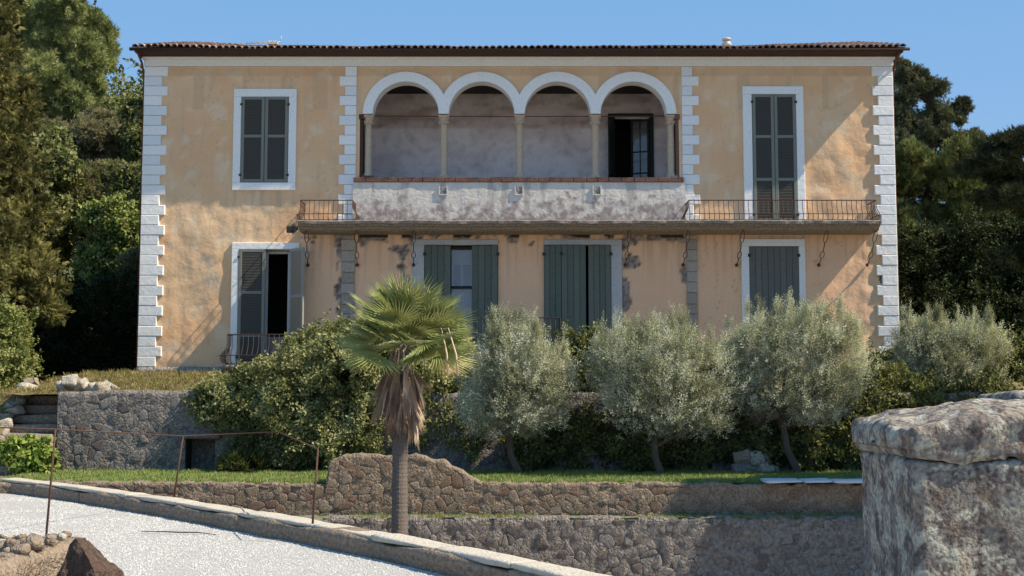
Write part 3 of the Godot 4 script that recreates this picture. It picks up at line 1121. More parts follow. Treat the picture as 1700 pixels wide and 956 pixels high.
# a baluster that bellies out towards the bottom: returns points from the foot to the rail, outwards along d
func _belly(foot: Vector3, d: Vector3, h: float, out: float) -> Array:
	var pts := []
	for k in [[0.0, 0.0], [0.08, 0.75], [0.22, 1.0], [0.36, 0.8], [0.52, 0.3], [0.68, 0.02], [1.0, 0.05]]:
		pts.append(foot + Vector3.UP * h * k[0] + d * out * k[1])
	return pts


# a bellied railing along a path of corners; each baluster is a piece of its own
func _railing(v: Node3D, corners: Array, h: float, pitch: float, out: float, m: Material, r := 0.008) -> void:
	var st := mb()
	for i in corners.size() - 1:
		var a: Vector3 = corners[i]
		var b: Vector3 = corners[i + 1]
		for y in [0.015, h * 0.30, h]:
			var rr := r * 1.6 if y == h else r * 1.1
			var d0 := (b - a).cross(Vector3.UP).normalized() * -1.0
			var o := out if y == h * 0.30 else 0.0
			tube(st, [a + Vector3.UP * y - d0 * o, b + Vector3.UP * y - d0 * o], [rr, rr], 5, false)
	var rail := put("railing", done(st), m, v)
	for i in corners.size() - 1:
		var a: Vector3 = corners[i]
		var b: Vector3 = corners[i + 1]
		var n := maxi(2, int(round(a.distance_to(b) / pitch)))
		var d := (b - a).cross(Vector3.UP).normalized()
		var bst := mb()
		tube(bst, _belly(Vector3.ZERO, d, h, out), [r, r, r, r, r, r, r], 5)
		var bm := done(bst)
		for k in n + 1:
			if k == n and i < corners.size() - 2:
				continue
			var p := a.lerp(b, float(k) / n)
			var heavy := k == 0 and i > 0
			var o := put("baluster", bm, m, rail, p)
			if heavy:
				o.scale = Vector3(1.0, 1.0, 1.0)


func _balcony(v: Node3D) -> void:
	# moulded stone slab along the first floor: profile swept along x, worn along its lip
	var prof := [Vector2(0.0, 5.26), Vector2(0.55, 5.27), Vector2(0.62, 5.30), Vector2(0.66, 5.345), Vector2(0.74, 5.365), Vector2(0.745, 5.40), Vector2(0.80, 5.415), Vector2(0.81, 5.475), Vector2(0.79, 5.492), Vector2(0.0, 5.50)]
	var st := mb()
	st.set_smooth_group(-1)
	var xs := steps(-4.84, 8.33, 220)
	for i in xs.size() - 1:
		for j in prof.size() - 1:
			var c := []
			for e in [[xs[i], prof[j]], [xs[i + 1], prof[j]], [xs[i + 1], prof[j + 1]], [xs[i], prof[j + 1]]]:
				var p := Vector3(e[0], e[1].y, e[1].x)
				if p.z > 0.3:
					p.y += n1.get_noise_1d(p.x * 12.0) * 0.02 + n3.get_noise_2d(p.x * 60.0, p.y * 200.0) * 0.012
					p.z += n3.get_noise_2d(p.x * 70.0 + 20.0, p.y * 300.0) * 0.022
				c.append(p)
			quad(st, c[0], c[1], c[2], c[3])
	for x in [-4.84, 8.33]:
		for j in range(1, prof.size() - 1):
			tri(st, Vector3(x, prof[0].y, prof[0].x), Vector3(x, prof[j].y, prof[j].x), Vector3(x, prof[j + 1].y, prof[j + 1].x))
	put("balcony", done(st), M.slab, v)
	_railing(v, [Vector3(-4.80, 5.50, 0.02), Vector3(-4.80, 5.50, 0.70), Vector3(-3.62, 5.50, 0.70), Vector3(-3.62, 5.50, 0.02)], 0.46, 0.105, 0.09, M.iron)
	_railing(v, [Vector3(4.02, 5.50, 0.02), Vector3(4.02, 5.50, 0.70), Vector3(8.26, 5.50, 0.70), Vector3(8.26, 5.50, 0.02)], 0.46, 0.112, 0.09, M.iron)
	# small bellied balcony at the lower left door
	put("balcony", rough(Vector3(1.85, 0.10, 0.55), 0.12, 0.03, 0.02, 0.8, 5.0, func(p): return p + Vector3(-5.62, 2.19, 0.26)), M.slab, v)
	_railing(v, [Vector3(-6.44, 2.24, 0.02), Vector3(-6.44, 2.24, 0.50), Vector3(-4.80, 2.24, 0.50), Vector3(-4.80, 2.24, 0.02)], 0.68, 0.115, 0.19, M.dark_iron, 0.010)
	# plain railing before the middle doors
	put("balcony", rough(Vector3(4.9, 0.12, 0.6), 0.14, 0.03, 0.02, 0.8, 9.0, func(p): return p + Vector3(0.15, 2.24, 0.28)), M.slab, v)
	_railing(v, [Vector3(-2.2, 2.30, 0.52), Vector3(1.10, 2.30, 0.52), Vector3(1.10, 2.30, 0.02)], 1.0, 0.12, 0.0, M.dark_iron, 0.009)
	# wrought stays between slab and wall: a rod, two links and a ball
	for x in [-4.72, -3.58, -2.28, 2.62, 3.96, 5.20, 7.10, 8.22]:
		st = mb()
		var top := Vector3(0.05, 0.0, 0.62)
		var foot := Vector3(0.0, -0.72, 0.04)
		var at := func(t: float) -> Vector3:
			return top.lerp(foot, t) + Vector3(0, -0.10 * sin(PI * t), 0)
		for seg in [[0.26, 0.48], [0.70, 1.0]]:
			tube(st, [at.call(seg[0]), at.call((seg[0] + seg[1]) / 2.0), at.call(seg[1])], [0.011, 0.011, 0.011], 5)
		for seg in [[0.0, 0.26], [0.48, 0.70]]:
			var a: Vector3 = at.call(seg[0])
			var b: Vector3 = at.call(seg[1])
			var pts := []
			var rr := []
			for k in 13:
				var t := TAU * k / 12.0
				pts.append(a.lerp(b, 0.5 - 0.5 * cos(t)) + Vector3(0.045 * sin(t), 0, 0))
				rr.append(0.009)
			tube(st, pts, rr, 5)
		lathe(st, [Vector2(0, -0.045), Vector2(0.03, -0.03), Vector2(0.042, 0), Vector2(0.03, 0.03), Vector2(0, 0.045)], 8, foot)
		put("wrought_stay", done(st), M.iron, v, Vector3(x, 5.27, 0.0))


func _pilaster_strips(v: Node3D) -> void:
	for c in [[-3.95, -3.64, 0.0], [4.04, 4.29, 0.02]]:
		var y := 2.2
		while y < 5.24:
			var h := minf(rng.randf_range(0.21, 0.27), 5.26 - y)
			var grow := rng.randf_range(-0.03, 0.03) if y > 4.0 else 0.0
			put("pilaster_block", box_mesh(Vector3(0, 0.005, -0.1), Vector3(c[1] - c[0] + grow, h - 0.005, 0.035 + rng.randf() * 0.008), 0.012), M.grey_stone_a if rng.randf() < 0.6 else M.grey_stone_b, v, Vector3(c[0] - grow * 0.5, y, 0))
			y += h


# ------------------------------------------------------------------ terrace walls
# a wall's body between two x, its top edge following a list of points
func _wall_body(w: Node3D, top: Array, foot: float, z: float, deep: float, m: Material, hole := [], bumps := 0.04) -> void:
	var st := mb()
	st.set_smooth_group(0)
	var y_at := func(x: float) -> float:
		for i in top.size() - 1:
			if x <= top[i + 1].x:
				return lerpf(top[i].y, top[i + 1].y, clampf((x - top[i].x) / (top[i + 1].x - top[i].x), 0.0, 1.0))
		return top[top.size() - 1].y
	var x0: float = top[0].x
	var x1: float = top[top.size() - 1].x
	var xs := steps(x0, x1, int((x1 - x0) / 0.06))
	if hole.size():
		xs.append(hole[0]); xs.append(hole[2])
		xs.sort()
	var rows := 16 if foot > -1.0 or foot < -1.5 else 10
	var width := xs.size()
	var ys := []
	for j in rows + 1:
		ys.append(float(j) / rows)
	var grid := []
	for i in width:
		var x: float = xs[i]
		var t: float = y_at.call(x) + n1.get_noise_1d(x * 40.0) * 0.03 + n3.get_noise_1d(x * 160.0) * 0.035
		var col := []
		for j in rows + 1:
			var y: float = lerpf(foot, t, ys[j])
			if hole.size() and j == 7:
				y = hole[3]
			col.append(Vector3(x, y, z + n3.get_noise_2d(x * 75.0, y * 75.0) * bumps))
		col.append(Vector3(x, t, z - deep))
		grid.append(col)
	for i in width - 1:
		for j in rows + 1:
			if hole.size() and j < 7 and xs[i] >= hole[0] - 0.001 and xs[i + 1] <= hole[2] + 0.001:
				continue
			quad(st, grid[i][j], grid[i + 1][j], grid[i + 1][j + 1], grid[i][j + 1])
	st.set_smooth_group(-1)
	for e in [0, width - 1]:
		var s: Array = grid[e]
		var a := Vector3(s[0].x, foot, z - deep)
		if e == 0:
			quad(st, a, s[0], s[rows], s[rows + 1])
		else:
			quad(st, s[0], a, s[rows + 1], s[rows])
	quad(st, Vector3(x1, foot, z - deep), Vector3(x0, foot, z - deep), Vector3(x0, y_at.call(x0), z - deep), Vector3(x1, y_at.call(x1), z - deep))
	put("mortar", done(st), m, w)


func _area(top: Array, foot: float, inset := 0.03) -> PackedVector2Array:
	var out := PackedVector2Array()
	out.append(Vector2(top[0].x + inset, foot))
	out.append(Vector2(top[top.size() - 1].x - inset, foot))
	for i in range(top.size() - 1, -1, -1):
		out.append(Vector2(clampf(top[i].x, top[0].x + inset, top[top.size() - 1].x - inset), top[i].y - inset))
	return out


func _walls() -> void:
	var grey := [M.grey_0, M.grey_1, M.grey_2, M.grey_3]
	var brown := [M.brown_0, M.brown_1, M.brown_2, M.brown_3]
	# the high rendered rubble wall with the cellar opening
	var w := thing("retaining_wall", "high grey rubble wall with a small dark cellar opening, half hidden by bushes", "stone wall", Vector3.ZERO, "terrace walls")
	var top := [Vector2(-8.56, 1.64), Vector2(-6.5, 1.66), Vector2(-3.0, 1.62), Vector2(6.0, 1.62), Vector2(13.0, 1.62)]
	_wall_body(w, top, 0.0, -23.0, 0.45, M.mortar_grey, [-6.14, 0.0, -5.58, 0.76])
	var st := mb()
	box(st, Vector3(-6.24, 0.0, -25.5), Vector3(-6.14, 0.86, -23.10))
	box(st, Vector3(-5.58, 0.0, -25.5), Vector3(-5.48, 0.86, -23.10))
	box(st, Vector3(-6.14, 0.762, -25.5), Vector3(-5.58, 0.86, -23.10))
	box(st, Vector3(-6.14, 0.0, -25.5), Vector3(-5.58, 0.86, -25.45))
	put("cellar_opening", done(st), M.shade_dark_room, w)  # the unlit look of the cellar is painted into its lining
	put("lintel", rough(Vector3(0.78, 0.11, 0.18), 0.06, 0.02, 0.02, 1.0, 4.0, func(p): return p + Vector3(-5.86, 0.82, -22.99)), M.grey_1, w)
	var area := _area([Vector2(-8.56, 1.64), Vector2(-6.5, 1.66), Vector2(-3.2, 1.62)], 0.14)
	var outl := []
	for poly in stone_outlines(area, 0.165, 0.125, 0.48, 0.005):
		var c := Vector2.ZERO
		for p in poly:
			c += p
		c /= poly.size()
		if rng.randf() < 0.30 or c.x > -6.34 and c.x < -5.38 and c.y < 0.98:
			continue
		outl.append(poly)
	lay_stones(w, outl, -23.004, 0.009, grey)
	# the low coursed wall along the lawn, with its broken raised stretch
	w = thing("retaining_wall", "low brown coursed stone wall along the lawn with a broken raised stretch behind the palm", "stone wall", Vector3.ZERO, "terrace walls")
	top = [Vector2(-8.5, 0.17), Vector2(-6.0, 0.18), Vector2(-3.03, 0.15), Vector2(-3.0, 0.46), Vector2(-2.9, 0.55), Vector2(-2.75, 0.62), Vector2(-2.4, 0.645), Vector2(-1.95, 0.60), Vector2(-1.55, 0.625), Vector2(-1.3, 0.55), Vector2(-1.12, 0.56), Vector2(-0.98, 0.42), Vector2(-0.80, 0.37), Vector2(-0.66, 0.24), Vector2(-0.5, 0.19), Vector2(0.2, 0.16), Vector2(2.0, 0.17), Vector2(4.0, 0.15), Vector2(13.0, 0.16)]
	_wall_body(w, top, -0.42, -19.95, 0.35, M.mortar_brown)
	var vis := top.duplicate()
	vis[vis.size() - 1] = Vector2(6.2, 0.16)
	outl = []
	for poly in stone_outlines(_area(vis, -0.36), 0.185, 0.115, 0.34, 0.002):
		if rng.randf() < 0.82:
			outl.append(poly)
	lay_stones(w, outl, -19.952, 0.009, brown)
	# the rough lowest wall
	w = thing("retaining_wall", "lowest wall of rough grey rubble under the ledge of grass, behind the palm trunk", "stone wall", Vector3.ZERO, "terrace walls")
	top = [Vector2(-8.0, -0.36), Vector2(-2.0, -0.34), Vector2(2.0, -0.35), Vector2(6.0, -0.34), Vector2(13.0, -0.34)]
	_wall_body(w, top, -1.96, -19.6, 0.3, M.mortar_grey, [], 0.07)
	vis = [Vector2(-6.0, -0.35), Vector2(-2.0, -0.34), Vector2(2.0, -0.35), Vector2(6.2, -0.34)]
	outl = []
	for poly in stone_outlines(_area(vis, -1.42), 0.155, 0.115, 0.48, 0.003):
		if rng.randf() < 0.72:
			outl.append(poly)
	lay_stones(w, outl, -19.608, 0.016, grey)
	# pale slabs lying on the end of the low wall
	var x := 4.08
	var i := 0
	for l in [0.62, 0.48, 0.70]:
		var o := put("stone_slab", rough(Vector3(l - 0.03, 0.05, 0.50), 0.09, 0.02, 0.02, 1.0, 30.0 + i * 7.0), M.pale_slab, self, Vector3(x + l / 2.0, 0.205, -19.98))
		o.rotation.z = rng.randf_range(-0.02, 0.02)
		tag(o, ["first pale stone slab on the low wall, the one farthest from the pillar", "middle one of the pale stone slabs lying on the low wall", "pale stone slab on the low wall right beside the pillar"][i], "stone slab", "slabs on the low wall")
		x += l
		i += 1


# ------------------------------------------------------------------ gravel drive and its kerb
const KERB := [Vector2(-8.55, -20.30), Vector2(-7.55, -19.42), Vector2(-6.50, -18.36), Vector2(-5.45, -17.22), Vector2(-4.40, -16.05), Vector2(-3.30, -14.72), Vector2(-2.20, -13.42), Vector2(-1.45, -12.45), Vector2(-0.75, -11.50), Vector2(-0.05, -10.50), Vector2(0.55, -9.50), Vector2(1.05, -8.50), Vector2(1.45, -7.40), Vector2(1.70, -6.3)]


func _drive() -> void:
	var poly := PackedVector2Array()
	for p in KERB:
		poly.append(p)
	for p in [Vector2(2.4, -5.6), Vector2(4.0, 8.0), Vector2(-40.0, 8.0), Vector2(-40.0, -20.95), Vector2(-9.9, -20.95), Vector2(-9.9, -22.1), Vector2(-8.7, -22.1)]:
		poly.append(p)
	var st := mb()
	st.set_smooth_group(-1)
	var ids := Geometry2D.triangulate_polygon(poly)
	for i in range(0, ids.size(), 3):
		var a := poly[ids[i]]
		var b := poly[ids[i + 1]]
		var c := poly[ids[i + 2]]
		if (b - a).cross(c - a) > 0.0:
			var t := b
			b = c
			c = t
		tri(st, Vector3(a.x, 0, a.y), Vector3(b.x, 0, b.y), Vector3(c.x, 0, c.y))
	structure("drive", done(st), M.gravel_bed)
	# loose stones of the gravel
	var gst := mb()
	gst.set_smooth_group(-1)
	var v := []
	for k in 6:
		var a := TAU * k / 6.0
		v.append(Vector3(cos(a) * rng.randf_range(0.8, 1.2), rng.randf_range(-0.1, 0.35), sin(a) * rng.randf_range(0.7, 1.1)) * 0.012)
	var up := Vector3(0.002, 0.011, -0.001)
	for k in 6:
		tri(gst, v[(k + 1) % 6], v[k], up)
	var pebble := done(gst)
	var spots := []
	while spots.size() < 90000:
		var z := -20.6 + 14.4 * pow(rng.randf(), 0.75)
		var edge := 0.0
		for i in KERB.size() - 1:
			if z >= KERB[i].y and z <= KERB[i + 1].y:
				edge = lerpf(KERB[i].x, KERB[i + 1].x, (z - KERB[i].y) / (KERB[i + 1].y - KERB[i].y))
		if z < -20.3:
			edge = -8.6
		var x := edge - 0.02 - rng.randf() * (11.0 + z * 0.25)
		if x < z * 0.56 - 0.8:
			continue
		if n1.get_noise_2d(x * 16.0, z * 16.0 + 20.0) > 0.30 - 0.25 * clampf((-x - 5.6) * 0.6, 0.0, 1.0) and rng.randf() < 0.8:
			continue
		spots.append([Vector3(x, 0.0, z), rng.randf_range(0.35, 0.95)])
	_scatter("drive_gravel", pebble, spots, [Color(0.48, 0.50, 0.50), Color(0.54, 0.56, 0.56), Color(0.40, 0.41, 0.41), Color(0.48, 0.47, 0.44)], "loose white gravel covering the drive in the foreground", "gravel", "gravel")
	# kerb stones along its outer edge, on a wall that drops to the garden below
	var w := thing("kerb_wall", "low stone kerb with top coloured pale for sunlight curving along the white gravel drive", "kerb")
	var base := mb()
	base.set_smooth_group(-1)
	var i := 0
	for s in KERB.size() - 1:
		var a: Vector2 = KERB[s]
		var b: Vector2 = KERB[s + 1]
		var dir := (b - a).normalized()
		var out := Vector2(-dir.y, dir.x)
		if out.x < 0.0:
			out = -out
		var n := 1
		var l := a.distance_to(b) / n
		for k in n:
			var c := a + dir * (l * (k + 0.5)) + out * 0.17
			var o := put("kerb_stone", rough(Vector3(l + 0.03, 0.36, 0.34), 0.05, 0.025, 0.06, 0.9, 11.0 + i * 3.1), M.kerb, w, Vector3(c.x, -0.01 + rng.randf_range(-0.006, 0.006), c.y))
			o.rotation.y = atan2(-dir.y, dir.x)
			var top := put("kerb_sunlit_top", rough(Vector3(l + 0.012, 0.045, 0.31), 0.06, 0.012, 0.025, 0.9, 31.0 + i * 3.7), M.kerb_sunlit_top, w, Vector3(c.x + out.x * 0.02, 0.192 + i % 2 * 0.003, c.y + out.y * 0.02))  # added pale piece, so the kerb top reads as sunlit
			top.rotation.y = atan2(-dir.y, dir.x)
			i += 1
		var p := [a + out * 0.06, b + out * 0.06, b + out * 0.32, a + out * 0.32]
		for k in [[0, 1], [2, 3]]:
			var q: Vector2 = p[k[0]]
			var r: Vector2 = p[k[1]]
			quad(base, Vector3(q.x, -1.96, q.y), Vector3(r.x, -1.96, r.y), Vector3(r.x, -0.1, r.y), Vector3(q.x, -0.1, q.y))
	put("kerb_footing", done(base), M.mortar_brown, w)
	# mound of rubble and an upright angular rock at the near left corner
	var mound := rough(Vector3(3.0, 0.9, 2.3), 0.045, 0.09, 0.09, 1.3, 2.0, func(p): return Vector3(p.x, p.y * (1.0 if p.y < 0.0 else 0.9), p.z) + Vector3(0, 0.04 * n3.get_noise_2d(p.x * 90.0, p.z * 90.0), 0))
	var m := put("rubble_mound", mound, M.outcrop, self, Vector3(-4.66, 0.20, -8.1))
	tag(m, "low broken end of a mortared rubble wall at the near left edge of drive", "rubble")
	for k in 170:
		var sm := rough(Vector3(rng.randf_range(0.06, 0.16), rng.randf_range(0.04, 0.09), rng.randf_range(0.05, 0.13)), 0.03, 0.02, 0.02, 2.0, 50.0 + k)
		var o := put("stone", sm, [M.brown_0, M.brown_2, M.pale_0, M.brown_1][k % 4], m, Vector3(rng.randf_range(-0.6, 1.42), 0.42 + rng.randf_range(-0.025, 0.015), rng.randf_range(-1.0, 1.1)))
		o.rotation = Vector3(rng.randf_range(-0.4, 0.4), rng.randf() * TAU, rng.randf_range(-0.4, 0.4))
	st = mb()
	st.set_smooth_group(-1)
	var r := [Vector3(-0.34, 0.0, 0.05), Vector3(0.26, 0.0, 0.20), Vector3(0.33, 0.0, -0.25), Vector3(-0.15, 0.0, -0.45), Vector3(0.22, 0.50, 0.10), Vector3(0.02, 0.70, -0.06), Vector3(0.07, 0.67, -0.22), Vector3(0.28, 0.47, -0.20)]
	for f in [[0, 1, 4, 5], [1, 2, 7, 4], [3, 0, 5, 6], [2, 3, 6, 7], [4, 7, 6, 5]]:
		_rough_quad(st, r[f[0]], r[f[1]], r[f[2]], r[f[3]], 14)
	var rock := put("upright_rock", done(st), M.dark_rock, self, Vector3(-2.88, 0.02, -8.0))
	rock.scale = Vector3(1.0, 1.0, 1.0)
	tag(rock, "dark angular rock with triangular face leaning at the near left corner of drive", "rock")


func _rough_quad(st: SurfaceTool, a: Vector3, b: Vector3, c: Vector3, d: Vector3, n: int) -> void:
	var at := func(u: float, v: float) -> Vector3:
		var p: Vector3 = a.lerp(b, u).lerp(d.lerp(c, u), v)
		return p + Vector3(n1.get_noise_3dv(p * 60.0), n1.get_noise_3dv(p * 60.0 + Vector3.ONE * 40.0), n1.get_noise_3dv(p * 60.0 + Vector3.ONE * 80.0)) * 0.05 + Vector3(0, 0, 1) * n3.get_noise_3dv(p * Vector3(260, 70, 260)) * 0.04
	for j in n:
		for i in n:
			quad(st, at.call(float(i) / n, float(j) / n), at.call(float(i + 1) / n, float(j) / n), at.call(float(i + 1) / n, float(j + 1) / n), at.call(float(i) / n, float(j + 1) / n))


# ------------------------------------------------------------------ stairs
const ORDER := ["first", "second", "third", "fourth", "fifth", "sixth", "seventh", "eighth", "ninth", "tenth", "eleventh", "last"]


func _stairs() -> void:
	var s := thing("stone_stairs", "worn stone steps climbing beside the left end of the high grey wall", "stairs")
	for i in 9:
		var z := -21.7 - i * 0.30
		var y := 0.06 + i * 0.175
		put("step", rough(Vector3(1.0 + rng.randf() * 0.12, 0.19, 0.44), 0.07, 0.03, 0.03, 1.0, 3.0 + i * 5.0), M.step, s, Vector3(-9.12 - rng.randf() * 0.05, y, z - 0.2))
	# pale rough stones edging the flight
	for i in 15:
		var t := i / 14.0
		var z := -21.9 - t * 2.5
		var y := 0.20 + t * 1.62
		var sz := rng.randf_range(0.17, 0.27)
		var o := put("edging_stone", rough(Vector3(sz * 1.5, sz * 0.75, sz), 0.035, sz * 0.14, 0.07, 2.6, 70.0 + i * 9.0), M["pale_%d" % (i % 3)], s, Vector3(-9.66 + rng.randf_range(-0.06, 0.06), y, z))
		o.rotation = Vector3(rng.randf() * 0.5, rng.randf() * TAU, rng.randf() * 0.5)
	# rubble heap at the top of the steps
	for i in 12:
		var sz := rng.randf_range(0.14, 0.30)
		var x := -8.66 + i * 0.085
		var o := put("loose_stone", rough(Vector3(sz * 1.3, sz * 0.8, sz), 0.035, sz * 0.14, 0.07, 2.6, 170.0 + i * 9.0), M["pale_%d" % (i % 3)], self, Vector3(x, 1.66 + maxf(0.0, 0.18 - absf(i - 2.0) * 0.05), -23.55 - rng.randf() * 0.25))
		o.rotation = Vector3(rng.randf() * 0.5, rng.randf() * TAU, rng.randf() * 0.5)
		tag(o, "pale rough stone in the heap above the steps, %s from the left" % ORDER[i], "stone", "loose stones by the steps")


# ------------------------------------------------------------------ gate pillar at the right
func lichen_tint(p: Vector3) -> Color:
	var a := n3.get_noise_3dv(p * 210.0)
	var b := n1.get_noise_3dv(p * 90.0 + Vector3.ONE * 30.0)
	var d := n2.get_noise_3dv(p * 420.0)
	var c := Color(0.30, 0.265, 0.255).lerp(Color(0.44, 0.40, 0.365), clampf(0.5 + b * 1.8, 0, 1))
	var streak := n3.get_noise_3dv(Vector3(p.x * 260.0, p.y * 60.0, p.z * 260.0))
	a = lerpf(a, streak, clampf(0.6 - p.x * 1.5, 0.0, 1.0))
	c = c.lerp(Color(0.15, 0.12, 0.12), clampf((a + d * 0.6 - 0.03) * 9.0, 0.0, 0.85))
	var e := n3.get_noise_3dv(p * 120.0 + Vector3.ONE * 77.0)
	c = c.lerp(Color(0.62, 0.60, 0.53), clampf((e + d * 0.45 + b * 0.35 - 0.12) * 14.0, 0.0, 0.85))
	var o := n1.get_noise_3dv(p * 110.0 + Vector3.ONE * 11.0)
	c = c.lerp(Color(0.46, 0.34, 0.25), clampf((o - 0.18) * 4.0, 0.0, 0.4) * clampf(1.0 - (p.x + 0.5) * 1.2, 0.0, 1.0))
	return c


func _pillar() -> void:
	var g := thing("gate_pillar", "lichen covered stone gate pillar with thick sloping cap in the right foreground", "gate pillar", Vector3(2.93, 0, -6.5))
	put("shaft", rough(Vector3(1.90, 1.645, 1.0), 0.013, 0.035, 0.03, 1.8, 6.0, func(p): return p + Vector3(0, 0.525, 0), lichen_tint), M.pillar, g)
	var cap := func(p: Vector3) -> Vector3:
		var q := p
		if p.y > -0.02:
			var ex := clampf((0.97 - absf(p.x)) / 0.65, 0.0, 1.0)
			var ez := clampf((0.56 - absf(p.z)) / 0.5, 0.0, 1.0)
			q.y += 0.085 * minf(ex, 0.15 + ez * 1.1) + 0.05 * ex - 0.04
		q.x -= 0.02 * sin(p.y * 9.0)
		if p.y < -0.08:
			q.y += n1.get_noise_1d(p.x * 25.0) * 0.04
		return q + Vector3(0, 1.445, 0)
	put("cap", rough(Vector3(1.93, 0.20, 1.06), 0.013, 0.04, 0.045, 3.4, 15.0, cap, lichen_tint), M.pillar, g)
	var b := put("coping_stone", rough(Vector3(1.1, 0.16, 0.7), 0.04, 0.06, 0.06, 0.6, 44.0, null, lichen_tint), M.pillar, self, Vector3(3.66, 1.60, -7.9))
	tag(b, "grey coping stone at the right edge, beyond the pillar's sloping cap", "coping stone")
	var w := put("boundary_wall", rough(Vector3(1.3, 1.6, 3.0), 0.10, 0.08, 0.06, 0.4, 54.0, func(p): return p + Vector3(3.95, 0.70, -8.4), lichen_tint), M.pillar, self)
	tag(w, "stone boundary wall running back behind the gate pillar at the right edge", "stone wall")


# ------------------------------------------------------------------ palm
func _fan(st: SurfaceTool, span: float, n: int, r: float, petiole: float, droop: float) -> void:
	st.set_smooth_group(-1)
	var side := 0.010
	var base := Vector3(0, petiole, -0.06 * petiole)
	tube(st, [Vector3.ZERO, Vector3(0, petiole * 0.5, 0.01), base], [side * 1.3, side, side * 0.7], 4, false)
	st.set_smooth_group(-1)
	var step := span / n
	for i in n:
		var a := -span / 2.0 + step * (i + 0.5) + rng.randf_range(-0.15, 0.15) * step
		var len_ := r * (0.80 + 0.20 * cos(a * 0.6)) * rng.randf_range(0.90, 1.05)
		var f := func(ang: float, rad: float, drop: float) -> Vector3:
			return base + Vector3(sin(ang) * rad, cos(ang) * rad, -drop)
		var mid := r * 0.40
		var hw := step * 0.5
		var z2 := droop * 0.25 + rng.randf_range(-0.01, 0.01)
		var z3 := droop * rng.randf_range(0.8, 1.3)
		var c0: Vector3 = f.call(a, 0.02, 0.0)
		var l1: Vector3 = f.call(a - hw, mid, z2 + 0.012)
		var r1: Vector3 = f.call(a + hw, mid, z2 + 0.012)
		var c1: Vector3 = f.call(a, mid, z2 - 0.010)
		var tip: Vector3 = f.call(a, len_, z3)
		tri(st, c0, c1, l1)
		tri(st, c0, r1, c1)
		tri(st, l1, c1, tip)
		tri(st, c1, r1, tip)


